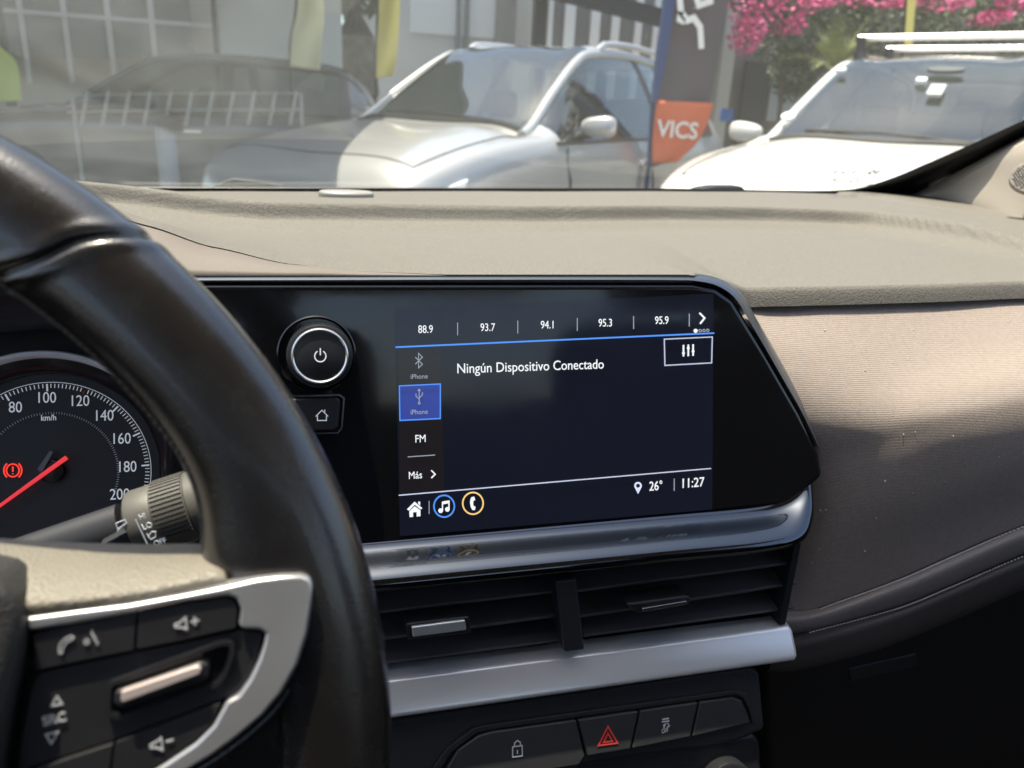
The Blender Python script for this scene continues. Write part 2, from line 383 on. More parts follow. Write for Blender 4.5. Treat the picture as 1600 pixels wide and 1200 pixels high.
FY = [(p.x, p.y) for p in fr3]; FZ = [(p.x, p.z - E0) for p in fr3]
RY = [(-.6, .60), (-.3, .65), (-.132, .667), (-.037, .660), (.177, .673), (.346, .705), (.458, .714), (.53, .705), (.7, .66), (.9, .6)]
RX = [(.35, .60), (.45, .615), (.55, .618), (.62, .606), (.69, .575), (.72, .54), (.8, .45)]
bk3 = [at_y(x, y, Y) for x, y, Y in [(-200, 270, .72), (0, 285, .80), (200, 299, .87), (400, 299, .895), (800, 299, .925), (1050, 299, .935), (1200, 300, .93), (1350, 304, .915), (1430, 309, .90), (1510, 322, .84), (1600, 344, .74), (1750, 390, .62)]]
BY = [(p.x, p.y) for p in bk3]; BZ = [(p.x, p.z - E0) for p in bk3]
def pad_z(X, Y):
    yr = interp(X, RY); xr = interp(Y, RX)
    a = yr - Y; b = (xr - X) * .8
    k = .03; h = max(0, min(1, .5 + .5 * (b - a) / k)); s = b * (1 - h) + a * h - k * h * (1 - h)   # smooth min
    yb = interp(X, BY) if X < .70 else .86; zb = interp(X, BZ) if X < .70 else -.0715
    zo = -.0735 + (zb + .0735) * max(0, min(1.0, (Y - yr) / max(.05, yb - yr)))
    zi = -.0880 - .005 * sst(.10, .03, s)
    z = zo + (zi - zo) * (.68 * sst(-.001, .006, s) + .32 * sst(.003, .032, s))
    hood = sst(-.02, -.20, X) * (1 - sst(.66, .84, Y))
    z += .013 * hood
    return z
xs = [-.42 + (.95 + .42) * i / 330 for i in range(331)]; nv = 230
V = []
for j in range(nv + 8):
    for X in xs:
        yf, zf = interp(X, FY), interp(X, FZ); yb = min(interp(X, BY), .95)
        if X > .66: yb = interp(X, [(.66, .92), (.80, .90), (.95, .86)])
        if j < 4:                               # short lip folding down at the front
            q = (3 - j) / 3 * sst(.225, .245, X); V.append(Vector((X, yf - .0012 * math.sin(q * PI / 2) - .004 * q, E0 + zf - .012 * q ** 1.3))); continue
        t = (j - 4) / (nv - 1)
        if t <= 1: Y = yf + (yb - yf) * t; d = 0
        else: d = (j - 4 - (nv - 1)) / 4; Y = yb + .06 * d
        z0 = pad_z(X, Y); z1 = pad_z(X, yf)
        z = z0 + (zf - z1) * math.exp(-((Y - yf) / .09) ** 2) - .03 * d * d
        V.append(Vector((X, Y, E0 + z)))
obj('top_pad', V, grid_faces(nv + 8, len(xs)), PAD, dash)
# smooth strip between pad and display
V = []; xs2 = [-.34 + .56 * i / 90 for i in range(91)]
for k in range(9):
    q = k / 7
    for X in xs2:
        a = Vector((X, interp(X, FY) + .0006, E0 + interp(X, FZ) - .0005)); b = Vector((X, .4075, E0 - .0822))
        if k == 8: V.append(b + Vector((0, .01, -.02))); continue
        p = a.lerp(b, q); p.z += .0022 * math.sin(PI * q) * min(1, (a - b).length / .01); V.append(p)
obj('front_strip', V, grid_faces(9, len(xs2)), TAN, dash)
# fabric front on the passenger side
def YL(L): return [at_y(*q) for q in L]
f0 = YL([(1150, 466, .449), (1200, 474, .450), (1300, 473, .4515), (1450, 469, .456), (1600, 462, .461), (1800, 455, .47)])
f1 = YL([(1175, 545, .416), (1240, 552, .416), (1350, 558, .416), (1450, 553, .418), (1600, 533, .422), (1800, 505, .43)])
f2 = YL([(1225, 645, .397), (1290, 645, .392), (1380, 640, .388), (1450, 628, .386), (1600, 597, .388), (1800, 555, .394)])
f3 = YL([(1250, 735, .396), (1310, 720, .3885), (1400, 694, .380), (1480, 674, .376), (1600, 645, .376), (1800, 595, .381)])
f4 = YL([(1240, 815, .398), (1305, 805, .387), (1400, 780, .377), (1480, 757, .374), (1600, 718, .373), (1800, 655, .376)])
f5 = YL([(1225, 905, .396), (1290, 895, .387), (1400, 858, .380), (1480, 829, .378), (1600, 783, .377), (1800, 710, .378)])
f6 = YL([(1215, 955, .392), (1280, 949, .387), (1400, 905, .381), (1480, 870, .379), (1600, 819, .378), (1800, 745, .380)])
loft('fabric_panel', [f0, f1, f2, f3, f4, f5, f6], FABRIC, dash, nc=90, sub=10)
# rolled edge below the stitching
g0 = [p + Vector((0, -.0004, 0)) for p in f6]
g1 = YL([(1212, 972, .385), (1276, 964, .380), (1400, 923, .374), (1480, 890, .372), (1600, 838, .371), (1800, 762, .374)])
g2 = YL([(1210, 990, .387), (1262, 986, .382), (1400, 948, .377), (1480, 916, .375), (1600, 865, .374), (1800, 785, .376)])
loft('stitched_edge', [g0, g1, g2, [p + Vector((0, .012, -.0015)) for p in g2]], ROLL, dash, nc=90, sub=6)
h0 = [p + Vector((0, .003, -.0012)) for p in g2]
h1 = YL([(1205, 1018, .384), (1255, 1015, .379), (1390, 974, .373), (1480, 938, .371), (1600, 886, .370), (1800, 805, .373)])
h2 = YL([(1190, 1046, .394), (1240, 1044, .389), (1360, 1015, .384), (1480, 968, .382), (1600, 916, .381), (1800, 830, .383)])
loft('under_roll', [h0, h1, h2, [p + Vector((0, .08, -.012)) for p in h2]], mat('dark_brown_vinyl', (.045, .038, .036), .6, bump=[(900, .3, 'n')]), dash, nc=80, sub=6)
# stitches: pairs of thread dashes along the edge
def stitches(name, line, n, ln, r, m, parent, push=(0, -.0016, .0008), slant=0.0):
    P = cr([Vector(p) for p in line], n * 4 + 1); L = []
    for i in range(n):
        a, b = P[i * 4], P[i * 4 + 2]; c = (a + b) / 2 + Vector(push); d = (b - a).normalized()
        if slant: d = (d + Vector((0, -.3, 1)) * slant).normalized()
        e = d.cross(Vector((0, -.7, .7))).normalized(); L.append((c, d * ln / 2, e * r, d.cross(e) * r))
    o = boxes(name, L, m, parent); o['kind'] = 'stuff'; return o
THREAD = mat('grey_thread', (.42, .37, .34), .8)
stitches('stitching', [a.lerp(b, .10) for a, b in zip(f6[1:], g1[1:])], 95, .0021, .00042, THREAD, dash)
stitches('stitching', [p + Vector((0, -.0005, -.0006)) for p in g2[1:]], 110, .0015, .0003, THREAD, dash)
GROOVE = mat('dark_seam_thread', (.03, .027, .026), .9)  # dark thread run along the stitched seam
tube('seam', cr([a.lerp(b, .10) for a, b in zip(f6[1:], g1[1:])], 60), .0006, GROOVE, dash, seg=6)
rl_ = random.Random(11); LT = []
for _ in range(34):
    i_ = rl_.random(); c_ = rl_.random() * .9 + .05
    rows_ = [f0, f1, f2, f3, f4, f5, f6]; k_ = min(5, int(i_ * 6)); a_ = cr(rows_[k_], 40)[int(c_ * 39)]; b_ = cr(rows_[k_ + 1], 40)[int(c_ * 39)]
    p = a_.lerp(b_, i_ * 6 - k_) + Vector((0, -.0009, .0006)); r_ = rl_.uniform(.00016, .0004)
    LT.append((p, (r_, 0, 0), (0, r_, 0), (0, 0, r_ * .7)))
boxes('lint', LT, mat('lint_white', (.6, .58, .54), .9), dash)['kind'] = 'stuff'
# light sensor dome on the far strip
SF = Frame(at_z(541, 304, -.0775), ev=(0, 1, 0))
slab('light_sensor', SF, [(u, v) for u, v in [(.026 * math.cos(a * PI / 12), .016 * math.sin(a * PI / 12)) for a in range(24)]], .0035, -.01, mat('sensor_cap', (.26, .25, .23), .4), dash, bevel=.003, px=False)
# glovebox door below
GF = Frame(at_y(1400, 1050, .42), tilt=-8)
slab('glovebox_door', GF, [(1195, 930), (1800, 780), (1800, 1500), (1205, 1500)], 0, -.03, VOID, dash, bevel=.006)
slab('glovebox_handle', GF, [(1326, 1046), (1432, 1022), (1436, 1040), (1330, 1066)], .0012, -.002, mat('dark_green_grey_plastic', (.014, .018, .019), .5), dash, bevel=.0015)

# ================================================================== PILLAR TRIM
PT = mat('pillar_plastic', (.36, .32, .275), .6, bump=[(900, .15, 'n')])
PT2 = mat('pillar_plastic_grey', (.24, .225, .205), .6, bump=[(900, .15, 'n')])
pil = thing('pillar_trim', at_y(1500, 330, .8), 'light beige windshield pillar trim with small speaker beside the dashboard', 'pillar trim')
p1 = [ws_hit(x, y, .006) for x, y in [(1400, 309), (1450, 287), (1510, 255), (1600, 207), (1730, 143), (1930, 48)]]
p2 = YL([(1425, 312, .895), (1476, 294, .855), (1530, 262, .80), (1600, 222, .73), (1730, 160, .62), (1930, 70, .50)])
p3 = YL([(1450, 318, .885), (1490, 305, .83), (1545, 282, .77), (1610, 258, .69), (1730, 215, .57), (1930, 140, .45)])
p4 = YL([(1470, 330, .87), (1540, 352, .75), (1590, 372, .66), (1660, 400, .58), (1760, 430, .5), (1930, 470, .42)])
loft('edge_trim', [p1, p2], PT2, pil, nc=40, sub=4, solid=.004)
loft('face', [p2, p3, p4], PT, pil, nc=40, sub=8, solid=.003)
PFc = at_y(1617, 282, .655); PFr = Frame(PFc + Vector((0, -.004, .004)), ex=(.62, -.62, .12), ev=(.1, .3, .95))
PFr.ev = (PFr.ev - PFr.ex * PFr.ev.dot(PFr.ex)).normalized(); PFr.en = PFr.ex.cross(PFr.ev)
sg = slab('speaker_grille', PFr, [(.026 * math.cos(a * PI / 14), .0175 * math.sin(a * PI / 14)) for a in range(28)], .003, -.01, mat('grille_mesh', (.30, .27, .235), .6, bump=[(700, 1.0, 'v')]), pil, bevel=.001, px=False)
sh = []
for i in range(-9, 10):
    for j in range(-7, 8):
        u, v = i * .0026 + (j % 2) * .0013, j * .0022
        if (u / .023) ** 2 + (v / .015) ** 2 < 1: sh.append((PFr.pt(u, v, .0031), PFr.ex * .0007, PFr.ev * .0007, PFr.en * .0002))
boxes('speaker_holes', sh, VOID, sg)['kind'] = 'stuff'

# ================================================================== INFOTAINMENT DISPLAY
FF = Frame(at_y(865, 640, .39), tilt=12)
info = thing('infotainment_display', FF.px(865, 850), 'glossy black infotainment display panel with lit radio screen and power knob', 'car display')
slab('housing', FF, [(255, 441), (330, 440), (1083, 441), (1120, 447), (1148, 466), (1198, 548), (1252, 642), (1282, 706), (1289, 744), (1237, 793), (900, 827), (585, 859), (255, 892)], 0, -.036, GLOSS, info, bevel=.0045, seg=5)
TRIMB = mat('grey_black_trim', (.12, .135, .16), .30, metal=.8, bump=[(1500, .12, 'n')])
ft = lambda L, o: [FF.px(x, y, o) for x, y in L]
te = [(255, 439), (330, 438), (520, 437.5), (700, 437), (900, 437), (1050, 437.5), (1088, 439), (1120, 446), (1148, 465), (1170, 500), (1200, 551), (1228, 600), (1252, 642), (1279, 698)]
dn_ = [(0, -6), (0, -6), (0, -6), (0, -6), (0, -6), (0, -6), (1.5, -6), (4, -5), (5, -4), (5, -3), (5, -2.5), (4.5, -2.5), (3, -2), (.3, -.3)]
loft('top_edge', [ft(te, .0006), ft([(x + a, y + b) for (x, y), (a, b) in zip(te, dn_)], -.003),
                  ft([(x + a * 1.9, y + b * 1.8) for (x, y), (a, b) in zip(te, dn_)], -.011),
                  ft([(x + a * 2, y + b * 1.8) for (x, y), (a, b) in zip(te, dn_)], -.034)], TRIMB, info, nc=110, sub=4)
# chin: glossy ledge under the panel
def yz(X, Y, Z): return Vector((X, Y, E0 + Z))
def chin(d, Z): return d, Z
xr_ = [-.09, -.02, .05, .12, .20, .258, .280, .2945, .3035]
def cl(Y, Z, dx=0, lift=0):
    out = []
    for i, x in enumerate(xr_):
        k = [0, 0, 0, 0, 0, 0, .0022, .0095, .021][i]
        q = [0, 0, 0, 0, 0, 0, .12, .5, .95][i]
        out.append(yz(x + (dx if i > 5 else 0), Y + (.3785 + k * .2 - Y) * q if Y < .378 else Y + k * .2, Z + k * (1 - lift)))
    return out
loft('lower_ledge', [cl(.3765, -.2225), cl(.3715, -.2262), cl(.360, -.2290, .002), cl(.3535, -.2322, .004, .05), cl(.3515, -.2362, .0055, .1), cl(.3545, -.2398, .0055, .1), cl(.372, -.2418, .004, .1), cl(.42, -.243, .004, .1)], mat('dark_gloss_trim', (.105, .115, .13), .07, metal=1.0, rvar=(30, .05, .11)), info, nc=80, sub=6)
SCR = mat('screen_glass', rgb(7, 8, 13), .07, spec=.5, emit=((.010, .0125, .024), .28), rvar=(18, .05, .16))
scr = slab('screen', FF, [(617, 483), (1115, 459), (1113, 796), (625, 838)], .0003, -.001, SCR, info)
sidep = slab('menu_column', FF, [(622, 548), (690, 545), (694, 765), (626, 770)], .0005, .0002, mat('screen_menu', rgb(10, 9, 11), .1, emit=((.014, .012, .014), .35)), scr)
O = .0009
for s_, x, y in (('88.9', 665, 515), ('93.7', 762, 512), ('94.1', 856, 508), ('95.3', 946, 505), ('95.9', 1034, 501)):
    txt('preset_number', s_, FF, x, y, 12.5, LIT_WHITE, scr, O, sx=.80, rot=math.radians(-.2))
for x, y in ((715, 514), (809, 511), (902, 507), (990, 504), (1077, 500)):
    ribbon('divider_line', FF, [[(x, y - 10), (x, y + 10)]], 1.3, O, LIT_DIM, scr)
ribbon('next_arrow', FF, [[(1093, 489), (1101, 497), (1094, 506)]], 2.4, O, LIT_WHITE, scr)
ribbon('page_dot', FF, [circ(1087, 517, 1.6, n=8)], 3, O, LIT_WHITE, scr)
for x in (1094, 1100, 1106): ribbon('page_dot', FF, [circ(x, 517 - (x - 1087) * .04, 2.0, n=8)], 1.0, O, LIT_DIM, scr)
ribbon('blue_rule', FF, [[(618, 542.5), (1116, 520.5)]], 2.6, O, LIT_BLUE, scr)
ribbon('bluetooth_symbol', FF, [[(649, 569), (660, 558), (654, 552), (654, 575), (660, 569), (649, 558)]], 1.4, O, LIT_DIM, scr)
txt('source_name', 'iPhone', FF, 655, 588.5, 7.5, LIT_DIM, scr, O, sx=.95)
tile = slab('selected_tile', FF, [(624, 603), (688, 600), (688, 654), (625, 657)], O, .0003, mat('lit_tile_blue', rgb(30, 42, 110), .2, emit=((.028, .05, .24), .40)), scr)
ribbon('tile_outline', FF, [[(624, 603), (688, 600), (688, 654), (625, 657), (624, 603)]], 1.8, O + .0004, LIT_BLUE, scr)
ribbon('usb_symbol', FF, [[(655, 609), (655, 629)], [(655, 624), (650, 619), (650, 615)], [(655, 622), (660, 617), (660, 613)], circ(655, 630, 1.6, n=8), [(653, 611), (655, 608), (657, 611)]], 1.2, O + .0004, LIT_DIM, scr)
txt('source_name', 'iPhone', FF, 655, 644, 7.5, LIT_DIM, scr, O + .0005, sx=.95)
txt('source_name', 'FM', FF, 657, 686, 12, LIT_WHITE, scr, O, sx=.85)
ribbon('divider_line', FF, [[(637, 714), (680, 711)]], 1.2, O, LIT_DIM, scr)
txt('more_entry', 'Más', FF, 649, 743, 11.5, LIT_WHITE, scr, O, sx=.85)
ribbon('more_arrow', FF, [[(674, 735), (680, 741), (674, 747)]], 2.0, O, LIT_WHITE, scr)
txt('status_message', 'Ningún Dispositivo Conectado', FF, 831.5, 573, 15.5, LIT_WHITE, scr, O, sx=.885)
ribbon('equaliser_frame', FF, [[(1038, 530), (1113, 526.5), (1112, 567), (1039, 571), (1038, 530)]], 1.6, O, mat('lit_frame', (.2, .2, .25), .4, emit=((.62, .68, .9), .30)), scr)
ribbon('equaliser_symbol', FF, [[(1068, 539), (1068, 557)], [(1075.5, 538.5), (1075.5, 556.5)], [(1083, 538), (1083, 556)], [(1066, 552), (1070, 552)], [(1073.5, 544), (1077.5, 544)], [(1081, 549), (1085, 549)]], 2.4, O, LIT_WHITE, scr)
ribbon('white_rule', FF, [[(623, 774), (1111, 732)]], 1.6, O, mat('lit_rule', (.2, .2, .25), .4, emit=((.6, .66, .85), .36)), scr)
def filled(name, F, polys, off, m, parent):
    v = []; f = []
    for p in polys:
        k = len(v); v += [F.pt(*F.uv(x, y, off), off) for x, y in p]; f.append(list(range(k, k + len(p))))
    return obj(name, v, f, m, parent, smooth=False, solid=.0002)
filled('home_symbol', FF, [[(636, 796), (648, 784), (660, 794), (657, 796), (648, 788.5), (639, 798)], [(639.5, 799), (648, 791), (657, 797.5), (657, 806.5), (651, 807), (651, 800), (645.5, 800.5), (645.5, 807.5), (640, 808)], [(653.5, 784), (656.5, 784), (656.5, 790), (653.5, 787)]], O, LIT_WHITE, scr)
ribbon('divider_line', FF, [[(670.5, 783), (670.5, 803)]], 1.2, O, LIT_DIM, scr)
ribbon('music_ring', FF, [circ(694, 791, 16, n=32, ry=17)], 2.2, O, LIT_BLUE, scr)
filled('music_note', FF, [circ(688.5, 798, 3.6, n=12)[:-1], circ(699, 796, 3.6, n=12)[:-1], [(690.5, 784), (702.5, 782), (702.5, 796), (700.5, 796), (700.5, 786.5), (692.3, 788), (692.3, 798), (690.5, 798)]], O, LIT_WHITE, scr)
ribbon('phone_ring', FF, [circ(739, 786.5, 16, n=32, ry=17)], 2.2, O, LIT_AMBER, scr)
filled('phone_symbol', FF, [[(737, 777), (741, 776), (742.5, 781), (739.5, 783), (739.5, 790), (743, 792), (742, 797), (738, 797), (735.5, 792), (734.5, 786), (735, 781)]], O, LIT_WHITE, scr)
ribbon('place_pin', FF, [circ(997, 759, 4.6, n=14), [(992.5, 760), (997, 769), (1001.5, 760)]], 2.4, O, mat('lit_lilac', (.2, .2, .25), .4, emit=((.66, .72, 1.0), .42)), scr)
txt('temperature', '26°', FF, 1025, 760, 14.5, LIT_WHITE, scr, O, sx=.80)
ribbon('divider_line', FF, [[(1053.5, 748), (1053.5, 767)]], 1.2, O, LIT_DIM, scr)
txt('clock', '11:27', FF, 1082, 755, 15, LIT_WHITE, scr, O, sx=.86)
# power knob
kc = FF.uv(500, 556, .010)
kc0 = FF.uv(495, 553, 0)
turned('knob_well', FF, kc0, [(.0200, .0010), (.0193, .0015), (.0185, .0006), (.0176, -.001)], GLOSS, info, seg=64, caps=False)
R1 = .0160
kn = turned('power_knob', FF, kc, [(R1, -.002), (R1, .0085), (R1 * .985, .0100), (R1 * .93, .0105), (.0124, .0105)], SATINBLK, info, seg=96)
turned('ring', FF, kc, [(.0143, .0102), (.0141, .0113), (.0134, .0117), (.0127, .0112), (.0125, .0100)], mat('ring_chrome', (.70, .69, .67), .18, metal=.8), kn, seg=96, caps=False)
turned('cap', FF, kc, [(.0125, .0100), (.0123, .0108), (.0117, .0111), (0.00001, .0112)], SATINBLK, kn, seg=64)
kl = []
for i in range(72):
    a = 2 * PI * i / 72; e = FF.ex * math.cos(a) + FF.ev * math.sin(a); t_ = -FF.ex * math.sin(a) + FF.ev * math.cos(a)
    kl.append((FF.pt(kc[0], kc[1], .0045) + e * (R1 + .0001), e * .00045, t_ * .00035, FF.en * .0036))
boxes('knurling', kl, mat('knurl_grey', (.05, .055, .065), .3), kn)['kind'] = 'stuff'
ribbon('power_symbol', FF, [circ(500.5, 556.5, 8.8, 120, 420, 20), [(500.5, 544), (500.5, 555)]], 2.0, .0115, WHITE_INK, kn)
# home button
hb_o = [(440, 620), (533, 617), (538, 624), (534, 672), (526, 677), (440, 677)]
ribbon('button_frame', FF, [[(440, 619.5), (530, 617), (537.5, 622), (534, 668), (528, 676), (440, 679)]], 2.6, .0006, mat('dark_chrome', (.35, .36, .38), .2, metal=1), info, thick=.001)
hb = slab('home_button', FF, [(440, 624), (527, 621), (532, 627), (529, 668), (523, 673), (440, 675)], .0028, -.002, SATINBLK, info, bevel=.0012)
ribbon('home_symbol', FF, [[(494, 650), (503, 641), (512, 650), (510, 650), (510, 657), (496, 657), (496, 650), (494, 650)], [(507.5, 640), (507.5, 644)]], 1.5, .0031, WHITE_INK, hb)

# ================================================================== AIR VENT
ven = thing('air_vent', yz(.16, .40, -.30), 'black double air vent with thin slats between display and silver bar', 'air vent')
def pl(x, y, Y): return at_y(x, y, Y)
bx0, bx1 = -.04, .288
box('recess_back', (bx0, .425, E0 - .312), (.32, .432, E0 - .236), VOID, ven)
box('recess_side', (.287, .362, E0 - .3015), (.2915, .425, E0 - .2415), VOID, ven)
box('recess_floor', (bx0, .3645, E0 - .3085), (.29, .425, E0 - .3045), VOID, ven)
SLAT = mat('vent_slat_plastic', (.06, .06, .064), .3)
def slat(a, b, Y, dep=.030, th=.0011):
    A, B = at_y(*a, Y), at_y(*b, Y); c = (A + B) / 2 + Vector((0, dep / 2, .0025)); h = (B - A) / 2; t = Vector((0, dep / 2, .0035))
    nrm = h.cross(t).normalized() * th
    return boxes('slat', [(c, h, t, nrm)], SLAT, ven, bevel=.0006)
for a, b in (((540, 961), (872, 922)), ((540, 1004), (876, 960)), ((540, 1042), (880, 998))): slat(a, b, .366)
for a, b in (((900, 922), (1248, 877)), ((906, 962), (1246, 910)), ((912, 992), (1242, 948))): slat(a, b, .366)
for i in range(15):
    x = .028 + i * .0175
    boxes('vane', [((x, .408, E0 - .268), (.0006, 0, 0), (0, .012, 0), (0, 0, .027))], SLAT, ven)
VF = Frame(at_y(890, 960, .356), tilt=6)
slab('divider', VF, [(868, 908), (901, 905), (914, 1016), (882, 1020)], .001, -.03, mat('vent_divider', (.028, .028, .032), .42), ven, bevel=.0015)
tb = slab('tab', VF, [(634, 975), (734, 963), (737, 990), (636, 1001)], .004, -.012, SATINBLK, ven, bevel=.0015)
slab('chrome_insert', VF, [(643, 980), (727, 969), (729, 985), (645, 996)], .0055, .002, CHROME, tb, bevel=.0008)
tb = slab('tab', VF, [(978, 944), (1075, 931), (1082, 936), (1076, 946), (1003, 958), (992, 956)], .004, -.012, SATINBLK, ven, bevel=.0015)
slab('chrome_insert', VF, [(1003, 951), (1074, 939), (1073, 944), (1004, 956.5)], .0055, .002, mat('dark_chrome', (.35, .36, .38), .2, metal=1), tb, bevel=.0006)

# silver bar under the vent
def bl(Y, Z, x1=.2935): return [yz(x, Y, Z) for x in (-.06, 0, .06, .12, .18, .24, x1)]
BP = [(.374, -.3032), (.364, -.3027), (.3605, -.3034), (.3585, -.3050), (.3545, -.3098), (.3512, -.3145), (.3493, -.3180), (.3500, -.3201), (.354, -.3212), (.38, -.3215)]
loft('silver_bar', [bl(y, z) for y, z in BP], SILVER, dash, nc=30, sub=5)
cy_, cz_ = .365, -.3115
prism('bar_end_cap', [yz(.2936, y, z) for y, z in BP], [yz(.2952, cy_ + (y - cy_) * .93, cz_ + (z - cz_) * .93) for y, z in BP], SILVER, dash)

# ================================================================== SWITCH PANEL AND CLIMATE PANEL
FL = Frame(at_y(950, 1150, .345), tilt=24)
swp = thing('switch_panel', FL.px(930, 1200, -.01), 'black row of lock, hazard and stability switches below the silver bar', 'switch panel')
slab('surround', FL, [(560, 1100), (612, 1122), (1172, 1040), (1188, 1050), (1196, 1140), (1150, 1160), (700, 1230), (560, 1260)], 0, -.03, BLACK, swp, bevel=.003)
slab('raised_rim', FL, [(655, 1230), (700, 1168), (740, 1138), (760, 1133), (1150, 1078), (1168, 1084), (1180, 1112), (1184, 1128), (1176, 1130), (1172, 1113), (1162, 1092), (1150, 1086), (762, 1142), (744, 1147), (706, 1176), (672, 1230)], .003, -.004, VOID, swp, bevel=.0008)
BTN = mat('switch_plastic', (.022, .022, .024), .48, bump=[(2500, .15, 'n')], rvar=(80, .42, .55))
b1 = slab('lock_button', FL, [(680, 1232), (716, 1172), (748, 1150), (768, 1144), (900, 1125), (914, 1182), (905, 1196)], .0045, -.004, BTN, swp, bevel=.001)
slab('hazard_button', FL, [(903, 1125), (998, 1111), (985, 1171), (918, 1182)], .0048, -.004, BTN, swp, bevel=.001)
b2 = [o for o in swp.children if o.name.startswith('hazard')][0]
b3 = slab('stability_button', FL, [(1001, 1110.5), (1091, 1097.5), (1079, 1152), (988, 1170.5)], .0045, -.004, BTN, swp, bevel=.001)
slab('blank_button', FL, [(1094, 1097), (1146, 1090), (1159, 1095), (1168, 1114), (1172, 1130), (1082, 1151.5)], .0045, -.004, BTN, swp, bevel=.001)
ribbon('lock_symbol', FL, [[(801, 1167), (816, 1165), (816, 1181), (801, 1183), (801, 1167)], [(804, 1166), (804, 1161), (808.5, 1157), (813, 1160), (813, 1165)], [(808.5, 1172), (808.5, 1178)]], 1.7, .005, DIM_INK, b1)
ribbon('hazard_symbol', FL, [[(950, 1135), (965, 1161), (935, 1165), (950, 1135)], [(950, 1146), (957, 1158), (943, 1160), (950, 1146)]], 1.9, .0053, mat('red_print', (.35, .03, .025), .5, emit=((1, .05, .04), .06)), b2)
ribbon('skid_symbol', FL, [[(1035, 1124), (1045, 1122.5)], [(1034, 1128), (1046, 1126.5)], [(1036, 1134), (1040, 1131), (1037, 1138)], [(1043, 1130), (1046, 1134), (1042, 1137)]], 1.7, .005, DIM_INK, b3)
txt('off_word', 'OFF', FL, 1039, 1142, 6.5, DIM_INK, b3, .005, sx=.75)
FK = Frame(FL.px(1000, 1195, -.004), tilt=20)
clp = thing('climate_panel', FK.px(1000, 1260, -.01), 'black climate control panel with round knob under the switches', 'climate panel')
slab('panel', FK, [(560, 1262), (702, 1216), (1150, 1149), (1178, 1144), (1190, 1160), (1200, 1330), (560, 1400)], 0, -.03, SATINBLK, clp, bevel=.005)
ck = FK.uv(1142, 1232, .01)
kk = turned('temperature_knob', FK, ck, [(.0165, -.002), (.0165, .009), (.0160, .0105), (.0150, .011), (.0130, .0112), (.0120, .0095), (.00001, .0095)], SATINBLK, clp)
ribbon('seat_symbol', FK, [[(1150, 1213), (1155, 1216)], [(1151, 1218), (1157, 1220)]], 1.4, .0115, WHITE_INK, kk)

# ================================================================== INSTRUMENT CLUSTER
FC = Frame(at_y(75, 742, .42), tilt=20)
clu = thing('instrument_cluster', FC.pt(0, -.08, 0), 'round black speedometer with chrome ring and red needle behind the steering wheel', 'speedometer')
slab('housing', FC, [(-.22, .085), (.09, .10), (.10, -.12), (-.22, -.12)], -.014, -.03, VOID, clu, px=False)
turned('dial_face', FC, (0, 0), [(.0655, -.0135), (.0655, -.0050), (.0540, -.0075), (.0538, -.0068), (.00001, -.0068)], mat('dial_black', (.010, .010, .012), .5), clu, seg=96)
turned('bowl', FC, (0, 0), [(.0625, .004), (.0600, -.0010), (.0570, -.0050), (.0545, -.0066)], mat('dial_bowl', (.010, .010, .012), .25), clu, seg=96, caps=False)
turned('chrome_ring', FC, (0, 0), [(.0618, .0035), (.0624, .0062), (.0638, .0075), (.0652, .0070), (.0660, .0050), (.0660, -.005)], mat('gauge_chrome', (.92, .90, .93), .2, metal=.15), clu, seg=128, caps=False)
# angle of a reading (degrees), taken from the printed scale
RD = [(0, 216), (20, 192), (40, 166.5), (60, 141), (80, 115.5), (100, 91), (120, 68.5), (140, 46), (160, 24), (180, 2), (200, -20.5)]
def angle(v): return interp(v, [(a, b) for a, b in RD]) if False else next(b + (d - b) * (v - a) / (c - a) for (a, b), (c, d) in zip(RD, RD[1:]) if a <= v <= c)
tl = []; t2 = []; tr = []
for k in range(101):
    v = k * 2; a = math.radians(angle(v)); e = FC.ex * math.cos(a) + FC.ev * math.sin(a); q = FC.en.cross(e)
    mj = (v % 20 == 0) ; ln = .0020 if mj else .0011; wd = .00042 if mj else .0002
    tl.append((FC.o + e * (.0485 - ln) - FC.en * .0063, e * ln, q * wd, FC.en * .0001)) if v != 120 else tr.append((FC.o + e * (.0485 - ln) - FC.en * .0063, e * ln, q * wd, FC.en * .0001))
    if k % 2 == 0 or True: t2.append((FC.o + e * .0327 - FC.en * .0064, e * .0006, q * .00016, FC.en * .0001))
boxes('tick_marks', tl, WHITE_INK, clu)['kind'] = 'stuff'
boxes('inner_tick_marks', t2, DIM_INK, clu)['kind'] = 'stuff'
boxes('red_tick_mark', [(c, a * .7, b * .8, d) for c, a, b, d in tr], mat('red_ink', (.4, .03, .03), .5), clu)
rim_line = []
def arcline(name, r, a0, a1, wd, m, off):
    v = []; n = 90
    for i in range(n + 1):
        a = math.radians(a0 + (a1 - a0) * i / n)
        for rr in (r - wd, r + wd): v.append(FC.pt(rr * math.cos(a), rr * math.sin(a), off))
    return obj(name, v, [[2 * i, 2 * i + 1, 2 * i + 3, 2 * i + 2] for i in range(n)], m, clu, smooth=False)
arcline('scale_line', .0493, -22, 218, .00016, WHITE_INK, -.0062)
for v, x, y in ((80, 24, 637), (100, 72, 622), (120, 124, 627), (140, 162, 650), (160, 189, 686), (180, 198, 730), (200, 187, 773)):
    txt('numeral', str(v), FC, x, y, 17.5, WHITE_INK, clu, -.0062, sx=.80, rot=math.radians(-1.5))
txt('unit_text', 'km/h', FC, 76, 653, 9.5, WHITE_INK, clu, -.0062, sx=.82, bold=.01)
hub = turned('needle_hub', FC, FC.uv(79, 737, -.003), [(.0062, -.0066), (.0060, -.0035), (.0050, -.0030), (.00001, -.0030)], mat('hub_black', (.008, .008, .009), .3), clu, seg=40)
